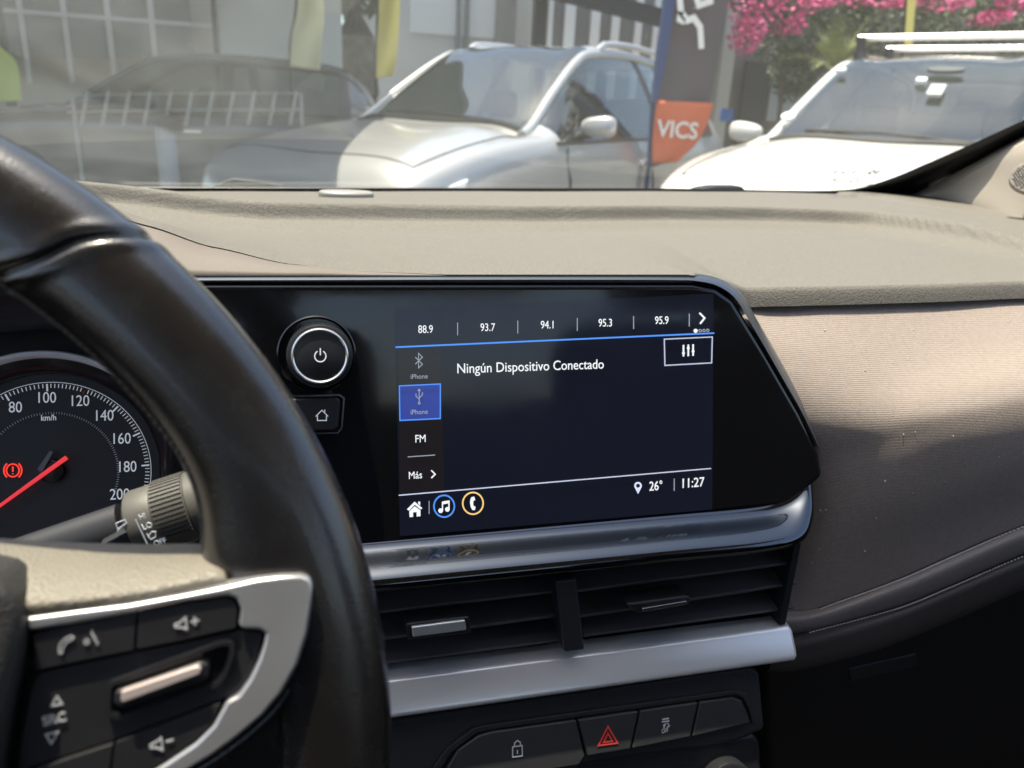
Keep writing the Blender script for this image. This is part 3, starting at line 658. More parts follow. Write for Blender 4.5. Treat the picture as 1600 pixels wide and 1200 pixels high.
n1, n2 = Vector(FC.uv(103, 715, 0)), Vector(FC.uv(-85, 851, 0)); dn = (n2 - n1).normalized(); pn = Vector((-dn.y, dn.x))
nd = [n1 + pn * .0012, n1 - pn * .0012, n2 - pn * .0005, n2 + pn * .0005]
prism('needle', [FC.pt(q.x, q.y, -.0008) for q in nd], [FC.pt(q.x, q.y, -.0022) for q in nd], mat('needle_red', (.55, .02, .03), .35, emit=((1, .05, .06), .28)), clu, bevel=.0003)
slab('hub_marker', FC, [(58, 733), (78, 704), (83, 706), (66, 737)], -.0018, -.0035, mat('hub_grey', (.10, .10, .11), .3), clu)
ribbon('brake_warning', FC, [circ(20, 735, 10, n=24), circ(20, 735, 14, 130, 230, 10), circ(20, 735, 14, -50, 50, 10), [(20, 729), (20, 737)], [(20, 739.5), (20, 741)]], 2.3, -.0060, LIT_RED, clu)
# visor shading the gauges
vis = [at_y(-260, 470, .43), at_y(0, 478, .43), at_y(120, 480, .43), at_y(235, 480, .43)]
loft('visor', [[at_y(-260, 420, .40), at_y(0, 428, .40), at_y(120, 434, .40), at_y(240, 437, .40)], [at_y(-260, 468, .405), at_y(0, 466, .405), at_y(120, 468, .405), at_y(240, 470, .405)], [at_y(-260, 560, .435), at_y(0, 520, .435), at_y(120, 520, .435), at_y(260, 560, .435)]], SATINBLK, clu, nc=24, sub=4)

# ================================================================== WIPER STALK
stk = thing('wiper_stalk', at_y(60, 900, .285), 'black wiper stalk with ribbed twist rings behind the steering wheel rim', 'wiper stalk')
A_, B_ = at_y(100, 856, .285), at_y(385, 762, .285); ax = (B_ - A_).normalized()
ez = (Vector((0, 0, 1)) - ax * ax.z).normalized(); FSv = Frame(A_, ex=ax, ev=ez)
def sk(name, prof, m, parent, seg=56, flat=1.0):   # (distance along the axis, radius)
    v = [A_ + ax * d + (ez * math.cos(2 * PI * s / seg) + FSv.en * math.sin(2 * PI * s / seg) * flat) * r for d, r in prof for s in range(seg)]
    f = grid_faces(len(prof), seg, True) + [[s for s in range(seg)], [(len(prof) - 1) * seg + s for s in range(seg)]]
    return obj(name, v, f, m, parent, sharp=35)
STALKM = mat('stalk_plastic', (.085, .079, .066), .5, bump=[(2000, .15, 'n')])
u_ = (B_ - A_).length
def dk(x): return (x - 100) / 285 * u_
sk('stem', [(-.06, .0085), (dk(195), .0098)], mat('shaded_stem_plastic', (.028, .028, .03), .45), stk, flat=.8)  # stem coloured darker than the knob to stand for shade behind the rim
slab('stem_switch', FSv, [(155, 852), (205, 826), (222, 850), (170, 880)], .0115, .004, MATS['shaded_stem_plastic'], stk, bevel=.0008)
r0 = .0128
sk('collar', [(dk(205), .0095), (dk(212), r0 * .97), (dk(217), r0), (dk(248), r0), (dk(251), r0 * .985)], STALKM, stk)
g1_ = sk('twist_ring', [(dk(251), r0 * .975), (dk(253), r0 * 1.01), (dk(301), r0 * 1.02), (dk(303), r0 * .985)], STALKM, stk)
sk('middle_ring', [(dk(303), r0 * .98), (dk(305), r0 * 1.015), (dk(325), r0 * 1.015), (dk(327), r0 * .98)], STALKM, stk)
g2_ = sk('end_ring', [(dk(327), r0 * .98), (dk(329), r0 * 1.02), (dk(385), r0 * 1.0), (dk(392), r0 * .9)], STALKM, stk)
def ribs(x0, x1, nx, parent):
    L = []
    for i in range(nx):
        d = dk(x0 + (x1 - x0) * i / (nx - 1))
        for s in range(-4, 15):
            a = s * PI / 24; e = ez * math.cos(a) + FSv.en * math.sin(a); q = ax.cross(e)
            L.append((A_ + ax * d + e * r0 * 1.03, ax * .00052, q * .00052, e * .0005))
    boxes('grip_studs', L, STALKM, parent)['kind'] = 'stuff'
ribs(256, 299, 10, g1_); ribs(333, 356, 5, g2_)
ribbon('washer_symbol', FSv, [[(181, 818), (195, 812), (198, 817), (184, 827), (181, 818)], [(187, 825), (183, 831)]], 1.5, .0112, WHITE_INK, stk)
for s_, x, y, h_ in (('HI', 222.5, 807, 8), ('LO', 230, 822, 9), ('OFF', 250, 847, 8)):
    txt('speed_mark', s_, FSv, x, y, h_, WHITE_INK, stk, r0 + .0008, sx=.85)
ribbon('interval_symbol', FSv, [[(231, 838), (237, 831), (243, 831), (243, 839), (236, 843), (231, 838)], [(229, 834), (234, 838)]], 1.4, r0 + .0008, WHITE_INK, stk)
ribbon('index_line', FSv, [[(212, 812), (230, 850)]], 1.6, r0 + .0006, WHITE_INK, stk)
ribbon('arrow_marks', FSv, [[(353, 760), (359, 758), (356, 765)], [(356, 774), (363, 771), (361, 778)]], 1.8, r0 + .001, WHITE_INK, stk)

# ================================================================== STEERING WHEEL
FW = Frame(EYE + Vector((-.166, .182, -.163)), tilt=18)
whl = thing('steering_wheel', FW.o, 'black leather steering wheel with silver spoke trim and audio buttons', 'steering wheel')
RC, RA, RB = .1685, .0163, .0150
angs = []
a = -180.0
while a < 180:
    angs.append(a); a += .22 if 44 < a < 56 else (1.2 if -10 < a < 80 else 3.0)
ns_ = 56; V = []
for a in angs:
    wk = math.exp(-((a - 50) / 14) ** 2)
    thumb = math.exp(-((a - 17) / 7.5) ** 2)
    for s in range(ns_):
        f = 2 * PI * s / ns_; c_, s__ = math.cos(f), math.sin(f)
        aa = a - wk * (c_ * 3.5)
        g = abs(a - 50); gr = -.0011 * math.exp(-(g / .33) ** 2) + .0004 * math.exp(-((g - 1.1) / .7) ** 2)
        ra = RA + gr; rb = RB + gr
        flatn = 1.0
        x = abs(c_) ** .74 * (1 if c_ > 0 else -1) * ra; y = abs(s__) ** .74 * (1 if s__ > 0 else -1) * rb
        if c_ < 0: x *= 1 + .55 * thumb
        r = RC + x; th = math.radians(aa)
        V.append(FW.pt(r * math.cos(th), r * math.sin(th), y))
na = len(angs); Fc = []
for i in range(na):
    for s in range(ns_): Fc.append([i * ns_ + s, i * ns_ + (s + 1) % ns_, ((i + 1) % na) * ns_ + (s + 1) % ns_, ((i + 1) % na) * ns_ + s])
rim = obj('rim', V, Fc, LEATHER, whl)
SL = []
for i in range(70):
    th = math.radians(24 + i * .82); f = math.radians(150)
    rr_ = RC - RA * abs(math.cos(f)) ** .74 - .0002
    c = FW.pt(rr_ * math.cos(th), rr_ * math.sin(th), RB * abs(math.sin(f)) ** .74 + .0003)
    e = FW.ex * math.cos(th) + FW.ev * math.sin(th); t_ = FW.en.cross(e)
    d = (t_ * 1.0 + FW.en * .55).normalized(); SL.append((c, d * .0010, e * .0004, d.cross(e) * .0004))
boxes('stitching', SL, mat('black_thread', (.10, .085, .075), .7), rim)['kind'] = 'stuff'
# spoke and its cover
UPW = .011                                     # face of the spoke stands proud of the rim's middle plane
FWB = FW; FW = Frame(FWB.o + FWB.en * UPW, tilt=18)
def wl(L): return [FW.px(x, y, o) for x, y, o in L]
slab('spoke', FW, [(-200, 960), (20, 955), (200, 930), (335, 905), (356, 890), (380, 850), (430, 835), (520, 890), (548, 1000), (552, 1130), (548, 1400), (-200, 1400)], -.001, -.024, LEATHER, whl, bevel=.006, seg=4)
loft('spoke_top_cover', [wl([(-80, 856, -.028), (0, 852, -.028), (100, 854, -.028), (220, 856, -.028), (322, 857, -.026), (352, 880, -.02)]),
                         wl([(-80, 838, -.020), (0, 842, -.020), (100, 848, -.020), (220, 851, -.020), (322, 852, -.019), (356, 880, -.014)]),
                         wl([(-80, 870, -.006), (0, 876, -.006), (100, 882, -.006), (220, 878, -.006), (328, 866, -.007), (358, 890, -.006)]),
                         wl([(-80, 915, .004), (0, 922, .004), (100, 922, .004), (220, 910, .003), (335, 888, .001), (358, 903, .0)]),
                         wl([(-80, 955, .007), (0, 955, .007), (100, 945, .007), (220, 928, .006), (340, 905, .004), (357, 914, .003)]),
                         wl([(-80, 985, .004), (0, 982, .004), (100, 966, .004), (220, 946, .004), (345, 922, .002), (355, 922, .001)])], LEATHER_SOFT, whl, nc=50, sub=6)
bez_o = [(38, 966), (120, 955), (200, 945), (290, 929), (350, 917), (400, 906), (440, 901), (470, 900), (484, 905), (489, 918), (487, 945), (480, 990), (465, 1038), (440, 1083), (410, 1119), (370, 1153), (330, 1182), (290, 1206), (240, 1232)]
bez_i = [(225, 1215), (262, 1192), (305, 1163), (333, 1135), (347, 1110), (354, 1097), (372, 1088), (390, 1062), (403, 1035), (412, 1008), (415, 991), (405, 984), (375, 983), (373, 974), (376, 952), (369, 936), (355, 931), (290, 940), (200, 960), (120, 974), (45, 987)]
slab('silver_bezel', FW, bez_o + bez_i, .0075, -.004, SILVERP, whl, bevel=.0016, seg=4)
# dark channel around the bezel
chn = [(x + 7 * (1 if i > 6 else .5), y + (0 if 5 < i < 12 else 4) - (7 if i < 9 else 0)) for i, (x, y) in enumerate(bez_o)]
tube('bezel_groove', cr([FW.px(x, y, .001) for x, y in chn[3:]], 60), .0016, LEATHER, whl, seg=8)
WB = mat('wheel_button_plastic', (.017, .016, .018), .42, bump=[(2500, .1, 'n')], rvar=(60, .36, .5))
vb = slab('voice_button', FW, [(50, 991), (213, 957), (209, 1016), (56, 1048)], .0066, -.002, WB, whl, bevel=.0009, rnd=4)
vp = slab('volume_up_button', FW, [(217, 956), (345, 934), (364, 938), (371, 952), (369, 982), (213, 1015)], .0066, -.002, WB, whl, bevel=.0009, rnd=4)
cp = slab('control_plate', FW, [(58, 1051), (212, 1019), (372, 986), (403, 987), (411, 994), (400, 1035), (386, 1064), (368, 1085), (348, 1094), (180, 1158), (24, 1210), (30, 1160), (45, 1080)], .0052, -.003, WB, whl, bevel=.0009)
vm = slab('volume_down_button', FW, [(180, 1161), (345, 1099), (330, 1132), (300, 1162), (258, 1190), (205, 1218), (172, 1230)], .0066, -.002, WB, whl, bevel=.0009, rnd=4)
slab('lower_button', FW, [(24, 1213), (176, 1163), (168, 1230), (22, 1260)], .0066, -.002, WB, whl, bevel=.0009, rnd=4)
rc_o = [(172, 1068), (345, 1003), (362, 1003), (364, 1016), (352, 1052), (340, 1068), (190, 1120), (170, 1112)]
ribbon('toggle_frame', FW, [round_poly(rc_o, 8) + [round_poly(rc_o, 8)[0]]], 8, .0058, SATINBLK, whl, thick=.0022)
slab('toggle_well', FW, [(178, 1072), (345, 1009), (358, 1009), (348, 1050), (336, 1063), (192, 1113), (176, 1107)], .0055, .003, GLOSS, whl)
tg = slab('toggle_switch', FW, [(178, 1081), (312, 1034), (326, 1038), (326, 1058), (316, 1066), (188, 1108), (176, 1102)], .0082, .004, SATINBLK, whl, bevel=.0012)
slab('chrome_insert', FW, [(189, 1081), (308, 1041), (314, 1045), (312, 1054), (192, 1098), (188, 1095)], .0096, .006, mat('pinkish_chrome', (.80, .66, .62), .2, metal=.5), tg, bevel=.0009, rnd=2)
O2 = .0070
ribbon('volume_up_symbol', FW, [[(273, 976), (281, 973), (290, 965), (292, 983), (282, 980), (274, 980), (273, 976)], [(298, 972), (311, 969)], [(304, 964), (305, 977)]], 2.6, O2, DIM_INK, vp)
ribbon('volume_down_symbol', FW, [[(235, 1164), (243, 1160), (252, 1153), (254, 1172), (244, 1168), (236, 1169), (235, 1164)], [(259, 1159), (271, 1156)]], 2.6, O2, DIM_INK, vm)
ribbon('phone_symbol', FW, [[(92, 1014), (93, 1021), (97, 1020), (98, 1013), (104, 1003), (112, 1000), (115, 996), (110, 994), (100, 999), (94, 1006), (92, 1014)]], 2.0, O2, DIM_INK, vb)
ribbon('voice_symbol', FW, [[(131, 1003), (134, 999), (138, 1000), (139, 1004), (135, 1007), (131, 1003)], [(144, 986), (143, 992), (148, 994), (145, 999)], [(150, 996), (148, 1001), (153, 1004), (151, 1008)]], 1.6, O2, DIM_INK, vb)
txt('source_word', 'SRC', FW, 85, 1124, 15, DIM_INK, cp, .0057, sx=.92, rot=math.radians(6), bold=.008)
ribbon('arrow_symbol', FW, [[(80, 1103), (89, 1088), (97, 1100), (80, 1103)]], 2.4, .0056, DIM_INK, cp)
ribbon('arrow_symbol', FW, [[(72, 1148), (90, 1144), (80, 1162), (72, 1148)]], 2.4, .0056, DIM_INK, cp)
# airbag cover in the hub
slab('airbag_cover', FW, [(-420, 885), (-70, 892), (-20, 903), (10, 922), (20, 945), (28, 978), (20, 1040), (0, 1120), (-18, 1220), (-30, 1330), (-420, 1400)], .014, -.008, mat('airbag_vinyl', (.035, .033, .031), .55, bump=[(1100, .3, 'v')]), whl, bevel=.009, seg=5)
slab('column', FW, [(-.05, -.02), (.04, -.02), (.04, -.10), (-.05, -.10)], -.02, -.2, BLACK, whl, bevel=.01, px=False)

# ================================================================== OUTSIDE: PARKED CARS
def car_glass():
    m = bpy.data.materials.new('car_window_glass'); m.use_nodes = True; t = m.node_tree; n = t.nodes; L = t.links.new
    n.remove(n['Principled BSDF']); tr = n.new('ShaderNodeBsdfTransparent'); tr.inputs[0].default_value = (.50, .56, .55, 1)
    gl = n.new('ShaderNodeBsdfGlossy'); gl.inputs['Roughness'].default_value = .02; gl.inputs[0].default_value = (.92, .93, .88, 1)
    ge = n.new('ShaderNodeNewGeometry'); dt = n.new('ShaderNodeVectorMath'); dt.operation = 'DOT_PRODUCT'; L(ge.outputs['Normal'], dt.inputs[0]); L(ge.outputs['Incoming'], dt.inputs[1])
    ab = n.new('ShaderNodeMath'); ab.operation = 'ABSOLUTE'; L(dt.outputs['Value'], ab.inputs[0])
    om = n.new('ShaderNodeMath'); om.operation = 'SUBTRACT'; om.inputs[0].default_value = 1; L(ab.outputs[0], om.inputs[1])
    pw = n.new('ShaderNodeMath'); pw.operation = 'POWER'; pw.inputs[1].default_value = 5; L(om.outputs[0], pw.inputs[0])
    fr = n.new('ShaderNodeMath'); fr.operation = 'MULTIPLY_ADD'; fr.inputs[1].default_value = .90; fr.inputs[2].default_value = .16; L(pw.outputs[0], fr.inputs[0])
    mx = n.new('ShaderNodeMixShader'); L(fr.outputs[0], mx.inputs[0]); L(tr.outputs[0], mx.inputs[1]); L(gl.outputs[0], mx.inputs[2]); L(mx.outputs[0], n['Material Output'].inputs[0]); return m
CGLASS = car_glass()
CDASH = mat('car_dashboard', (.06, .06, .06), .6); CSEAT = mat('car_seat_cloth', (.07, .068, .065), .85)
TYRE = mat('tyre_rubber', (.015, .015, .015), .8); RIMM = mat('alloy_wheel', (.5, .5, .52), .3, metal=.8)
PAPERM = mat('plate_white', (.6, .6, .58), .5)
CBLK = mat('car_black_trim', (.012, .012, .013), .45)
LAMPG = mat('headlight_lens', (.72, .74, .75), .12, spec=.8)
ST = [(2.30, .55, .42, .62, .45, .66, .68), (2.22, .78, .32, .72, .64, .79, .82), (2.06, .88, .27, .82, .73, .895, .925), (1.70, .915, .26, .93, .74, .985, 1.02), (1.30, .92, .26, .99, .72, 1.045, 1.085),
      (0.98, .92, .26, 1.02, .70, 1.075, 1.115), (0.62, .92, .26, 1.03, .645, 1.30, 1.345), (0.24, .92, .26, 1.04, .59, 1.52, 1.575), (-.02, .92, .26, 1.05, .57, 1.60, 1.655), (-.62, .92, .26, 1.06, .56, 1.63, 1.695),
      (-1.3, .92, .26, 1.08, .55, 1.61, 1.68), (-1.82, .90, .27, 1.10, .54, 1.56, 1.62), (-2.08, .88, .28, 1.08, .56, 1.34, 1.38), (-2.22, .85, .30, 1.00, .60, 1.06, 1.08), (-2.30, .72, .42, .80, .58, .82, .83)]
def car(pos, head, sc, paint, label, group, rails=True, bars=False, mirror_mat=None):
    t = thing('parked_car', (pos[0], pos[1], 0), label, 'car', group)
    ch, sh_ = math.cos(head), math.sin(head)
    def W(x, y, z): return Vector((pos[0] + (ch * x - sh_ * y) * sc, pos[1] + (sh_ * x + ch * y) * sc, z * sc))
    rows = []
    for x, w_, zb, zs, ye, ze, zc in ST:
        h = [(w_ * .88, zb), (w_ * .99, zb + .16), (w_, (zb + zs) / 2 + .06), (w_ * .965, zs), (ye, ze), (ye * .62, ze + .72 * (zc - ze)), (0, zc)]
        if x > .95 and x < 2.2: h[5] = (ye * .66, h[5][1] + .016)
        rows.append([Vector((x, -y, z)) for y, z in h] + [Vector((x, y, z)) for y, z in h[::-1][1:]])
    A, Bn = 6, 4
    R = [cr(r, 12 * Bn + 1) for r in rows]; nst = 14 * A + 1
    cols = [cr([r[c] for r in R], nst) for c in range(12 * Bn + 1)]
    def region(i, k):                      # station cell, row cell
        st, rw = i // A, k // Bn; top = 4 <= rw <= 7; win = rw in (3, 8)
        if top:
            if st < 2: return 'nose'
            if st < 5: return 'hood'
            if st < 8: return 'windshield'
            if st < 11: return 'roof'
            if st < 12: return 'rear_window'
            return 'tail'
        if win and 5 <= st < 11:
            fx = i % A
            if st == 5 and fx < 2: return 'body'
            if st == 9 and fx in (0,): return 'centre_pillar.r' if rw == 3 else 'centre_pillar.l'
            return 'side_window.r' if rw == 3 else 'side_window.l'
        return 'body'
    cell = {}
    for i in range(nst - 1):
        for k in range(12 * Bn): cell.setdefault(region(i, k), []).append((i, k))
    mm = {'nose': paint, 'body': paint, 'hood': paint, 'roof': paint, 'windshield': CGLASS, 'rear_window': CGLASS, 'side_window.r': CGLASS, 'side_window.l': CGLASS, 'centre_pillar.r': CBLK, 'centre_pillar.l': CBLK, 'tail': paint}
    for nm, cs in cell.items():
        if nm == 'nose': nm2 = 'nose_panel'
        else: nm2 = nm.split('.')[0]
        idx = {}; v = []; f = []
        for i, k in cs:
            q = []
            for a_, b_ in ((i, k), (i + 1, k), (i + 1, k + 1), (i, k + 1)):
                if (a_, b_) not in idx:
                    idx[(a_, b_)] = len(v); p = cols[b_][a_]; v.append(W(p.x, p.y, p.z))
                q.append(idx[(a_, b_)])
            f.append(q)
        obj(nm2, v, f, mm[nm], t)
    P = lambda i, k: cols[k][i]
    for s in (1, -1):
        k = 4 * Bn if s < 0 else 8 * Bn
        tube('front_pillar', [W(P(i, k).x, P(i, k).y, P(i, k).z) for i in range(5 * A - 1, 8 * A + 2)], .034 * sc, paint, t, seg=8)
        tube('roof_gutter', [W(P(i, k).x, P(i, k).y, P(i, k).z) for i in range(8 * A, 12 * A)], .03 * sc, paint, t, seg=8)
        if rails:
            rr = [W(P(i, k).x, P(i, k).y * 1.0, P(i, k).z + .035 + .045 * math.sin(PI * min(1, max(0, (i - 8 * A - 1) / (3.2 * A))) ) ** .3 if 8 * A + 1 < i < 11.2 * A else P(i, k).z + .02) for i in range(8 * A + 1, int(11.3 * A))]
            tube('roof_rail', rr, .022 * sc, SILVERP, t, seg=8)
        # mirror: rounded housing on a short foot
        c = Vector((.60, s * 1.0, 1.13)); v = []; n1_, n2_ = 10, 16
        for a in range(n1_ + 1):
            th = PI * a / n1_
            for b in range(n2_):
                ph = 2 * PI * b / n2_
                sg_ = lambda q, e: abs(q) ** e * (1 if q > 0 else -1)
                x = .07 * math.sin(th) ** .6 * sg_(math.cos(ph), .7); z = .064 * math.sin(th) ** .6 * sg_(math.sin(ph), .7); y = .115 * sg_(math.cos(th), .75); z *= 1 + .18 * s * y / .135; x *= 1 - .25 * s * y / .135
                if x < 0: x *= .5
                v.append(W(c.x + x, c.y + y, c.z + z + .03 * s * y))
        mo = obj('mirror', v, grid_faces(n1_ + 1, n2_, True), mirror_mat or paint, t)
        tube('mirror_foot', [W(.62, s * .86, 1.06), W(.61, s * .95, 1.09)], .03 * sc, CBLK, mo, seg=8)
        tube('belt_trim', [W(P(i, k + s * 4).x, P(i, k + s * 4).y * 1.004, P(i, k + s * 4).z) for i in range(5 * A + 1, 11 * A)], .012 * sc, CBLK, t, seg=6)
        # headlight: swept-back lens on the corner
        hv = [(2.20, .42, .72), (2.12, .66, .735), (2.02, .81, .77), (1.82, .895, .84), (1.84, .893, .79), (2.04, .83, .69), (2.15, .68, .66), (2.22, .46, .66)]
        prism('headlight', [W(x + .03, s * (y + .03), z + .012) for x, y, z in hv], [W(x - .06, s * (y - .06), z) for x, y, z in hv], LAMPG, t, bevel=.01)
        for xw in (1.42, -1.38):
            wh = tube('wheel', [W(xw, s * .72, .34), W(xw, s * .74, .34), W(xw, s * .93, .34), W(xw, s * .945, .34)], [.30 * sc, .34 * sc, .34 * sc, .30 * sc], TYRE, t, seg=28)
            tube('rim', [W(xw, s * .90, .34), W(xw, s * .955, .34)], .22 * sc, RIMM, wh, seg=20)
        prism('door_handle', [W(x, s * y, z) for x, y, z in ((-.42, .945, .88), (-.22, .945, .88), (-.22, .945, .91), (-.42, .945, .91))], [W(x, s * y, z) for x, y, z in ((-.42, .90, .88), (-.22, .90, .88), (-.22, .90, .91), (-.42, .90, .91))], CHROME, t, bevel=.006)
        for xj, z0_, z1_ in ((.78, .4, 1.0), (-.50, .4, 1.03)):
            tube('door_gap', [W(xj + (.04 if z > .8 else 0), s * (.924 if z < .9 else .91), z) for z in [z0_ + (z1_ - z0_) * q / 6 for q in range(7)]], .006 * sc, CBLK, t, seg=5)
    gv = [(2.325, .36, .66), (2.325, -.36, .66), (2.315, -.42, .48), (2.315, .42, .48)]
    prism('grille', [W(x, y, z) for x, y, z in gv], [W(x - .12, y, z) for x, y, z in gv], CBLK, t, bevel=.02)
    if bars:
        for xb in (-.25, -1.05):
            tube('crossbar', [W(xb, -.60 + 1.2 * q / 10, 1.80) for q in range(11)], .035 * sc, SILVERP, t, seg=10, flat=.6)
            for s in (1, -1): tube('bar_foot', [W(xb, s * .56, 1.62), W(xb + .02, s * .575, 1.70), W(xb + .01, s * .58, 1.80)], [.05 * sc, .045 * sc, .045 * sc], CBLK, t, seg=8)
    def cb(nm, lo, hi, m, bv):
        c = [(lo[0], lo[1]), (hi[0], lo[1]), (hi[0], hi[1]), (lo[0], hi[1])]
        return prism(nm, [W(x, y, hi[2]) for x, y in c], [W(x, y, lo[2]) for x, y in c], m, t, bevel=bv)
    cb('dashboard', (.52, -.74, .55), (.93, .74, 1.03), CDASH, .05); cb('cabin_floor', (-2.1, -.8, .32), (2.1, .8, .36), CBLK, 0)
    cb('rear_seat', (-1.45, -.66, .4), (-1.15, .66, 1.12), CSEAT, .08)
    for s in (1, -1):
        cb('front_seat', (-.45, s * .40 - .25, .4), (-.22, s * .40 + .25, 1.12), CSEAT, .08); cb('headrest', (-.42, s * .40 - .13, 1.15), (-.30, s * .40 + .13, 1.36), CSEAT, .05)
    sw_ = turned('steering_wheel', Frame(W(.38, .40, .98), ex=W(0, 1, 0) - W(0, 0, 0), ev=W(.35, 0, 1) - W(0, 0, 0)), (0, 0), [(.165, 0), (.175, .014), (.19, .014), (.197, 0), (.19, -.014), (.175, -.014), (.165, 0)], CBLK, t, seg=32, caps=False)
    for s in (1, -1):
        k = 4 * Bn if s < 0 else 8 * Bn
        tube('hood_gap', [W(P(i, k).x, P(i, k).y * 1.0, P(i, k).z + .003) for i in range(2 * A, 5 * A)], .0035 * sc, CBLK, t, seg=5)
    tube('cowl', [W(P(5 * A, k).x + .01, P(5 * A, k).y, P(5 * A, k).z + .004) for k in range(4 * Bn, 8 * Bn + 1)], .022 * sc, CBLK, t, seg=6)
    tube('hood_edge_gap', [W(P(2 * A, k).x, P(2 * A, k).y, P(2 * A, k).z + .002) for k in range(4 * Bn, 8 * Bn + 1)], .0035 * sc, CBLK, t, seg=5)
    tube('badge', [W(2.335, 0, .60), W(2.345, 0, .60)], .06 * sc, CHROME, t, seg=16)
    pv = [(2.345, .26, .50), (2.345, -.26, .50), (2.345, -.26, .38), (2.345, .26, .38)]
    prism('number_plate', [W(x, y, z) for x, y, z in pv], [W(x - .1, y, z) for x, y, z in pv], PAPERM, t, bevel=.004)
    tube('wiper', [W(1.0, .45, 1.135), W(.93, -.05, 1.165), W(.90, -.50, 1.16)], .010 * sc, CBLK, t, seg=6)
    wf = W(.60, 0, 1.365); ex = (W(0, 1, 0) - W(0, 0, 0)); up = (W(.24, 0, 1.575) - W(.98, 0, 1.115))
    return t, Frame(wf, ex=ex, ev=up), W
SILVERCAR = mat('silver_car_paint', (.39, .39, .385), .30, metal=.35, coat=.8)
WHITECAR = mat('white_car_paint', (.66, .65, .61), .25, coat=.8)
GREYCAR = mat('dark_grey_car_paint', (.10, .105, .11), .22, coat=1.0)
car((1.63, 6.14), math.radians(-138), 1.035, SILVERCAR, 'silver car with roof rails and large side mirror, parked nose towards the windshield', 'cars parked in a row')
wc, WFr, WW = car((4.24, 4.82), math.radians(-142.5), 1.05, WHITECAR, 'white car with crossbars on its roof beside the windshield pillar', 'cars parked in a row', rails=False, bars=True)
car((-1.30, 10.0), math.radians(172), 1.0, GREYCAR, 'dark grey car parked side-on behind the stand-in railing', 'cars parked in a row', rails=False)
PAPER = mat('white_paper', (.75, .77, .74), .7)
def sticker(name, x, y, w_, h_, m, rnd=0):
    u, v = WFr.uv(x, y, .03); p = [(u - w_, v - h_), (u + w_, v - h_), (u + w_, v + h_), (u - w_, v + h_)]
    if rnd: p = [(u + w_ * math.cos(a * PI / 10), v + h_ * math.sin(a * PI / 10)) for a in range(20)]
    slab(name, WFr, p, .034, .012, m, wc, px=False)
sticker('paper_notice', 1463, 140, .042, .06, mat('grey_paper', (.45, .47, .45), .7)); sticker('paper_tag', 1440, 124, .03, .02, PAPER)
sticker('round_sticker', 1232, 181, .045, .045, PAPER, 1); sticker('round_sticker', 1313, 108, .04, .02, PAPER, 1)
sticker('interior_mirror', 1478, 108, .11, .03, mat('mirror_back', (.05, .055, .06), .4), 1)

# carport roof whose shade lies over the left-hand cars
can = thing('carport', (-4.5, 8.0, 0), 'grey carport roof over the dark grey car and the stand-in railing', None, None, 'structure')
CANM = mat('carport_sheet', (.16, .165, .17), .6)
cpoly = [(-1.1, 2.6), (-.26, 4.5), (1.15, 9.0), (1.9, 11.5), (-12, 11.5), (-12, 2.6)]
prism('roof', [Vector((x, y, 3.34)) for x, y in cpoly], [Vector((x, y, 3.22)) for x, y in cpoly], CANM, can)
for x, y in ((-3.4, 11.2), (-9.5, 5.0), (-9.5, 11.2)): tube('post', [(x, y, 0), (x, y, 3.22)], .06, CBLK, can, seg=10)

# ================================================================== OUTSIDE: FLAGS
def flag(label, px_l, px_r, Y, m, pole=None, rip=.03, name='feather_flag', extra=None):
    """cloth between two pixel edge lines at about the distance Y, hung from a pole on the first edge"""
    n = 26; a = cr([at_y(x, y, Y) for x, y in px_l], n); b = cr([at_y(x, y, Y) for x, y in px_r], n)
    base = a[-1].copy(); base.z = 0
    t = thing(name, base, label, 'flag', 'advertising flags')
    v = []; nc = 14
    for i in range(n):
        for j in range(nc):
            q = j / (nc - 1); p = a[i].lerp(b[i], q); p.y += rip * math.sin(q * 5 + i * .22) * (.3 + q); v.append(p)
    obj('cloth', v, grid_faces(n, nc), m, t, solid=.004)
    tube('pole', [Vector((a[-1].x, a[-1].y + .02, 0))] + [p + Vector((0, .02, 0)) for p in a[::-1]], .018, pole or CBLK, t, seg=8)
    return t
YEL = mat('yellow_cloth', (.85, .70, .18), .8); PYEL = mat('pale_yellow_cloth', (.82, .77, .46), .8); LIME = mat('lime_cloth', (.60, .68, .16), .8)
NAVY = mat('navy_pole_sleeve', (.02, .045, .14), .6); GREYC = mat('grey_flag_cloth', (.095, .072, .08), .8, bump=[(8, .4, 'n')]); ORNG = mat('orange_cloth', (.66, .14, .05), .75)
flag('pale yellow feather flag before the pale wall panel', [(467, -60), (462, 20), (455, 60), (453, 104)], [(500, -60), (506, 20), (503, 60), (500, 110)], 9.0, PYEL)
flag('narrow yellow feather flag beside the tree trunk', [(592, -80), (590, 30), (588, 90), (587, 122)], [(626, -80), (624, 30), (620, 90), (614, 118)], 9.5, YEL)
flag('lime green flag hanging at the far edge beside the glass facade', [(-22, 40), (-25, 100), (-25, 160)], [(2, 72), (24, 100), (36, 158)], 7.0, LIME)
flag('slim yellow flag standing behind the white car roof bars', [(1424, -60), (1418, 0), (1412, 78)], [(1438, -60), (1432, 0), (1424, 78)], 11.0, YEL, rip=.01)
bn = flag('tall grey banner flag with orange lower panel between silver and white cars', [(1052, -80), (1042, 0), (1030, 80), (1022, 160), (1016, 250), (1015, 262)], [(1150, -80), (1138, 0), (1126, 80), (1112, 158), (1092, 218), (1054, 252)], 5.6, GREYC, pole=NAVY, name='banner_flag', rip=.03)
BF = Frame(at_y(1070, 120, 5.6) + Vector((0, -.075, 0)))
slab('navy_sleeve', BF, [(1050, -80), (1062, -80), (1050, 40), (1036, 120), (1026, 160), (1020, 160), (1032, 60)], 0, -.04, NAVY, bn)
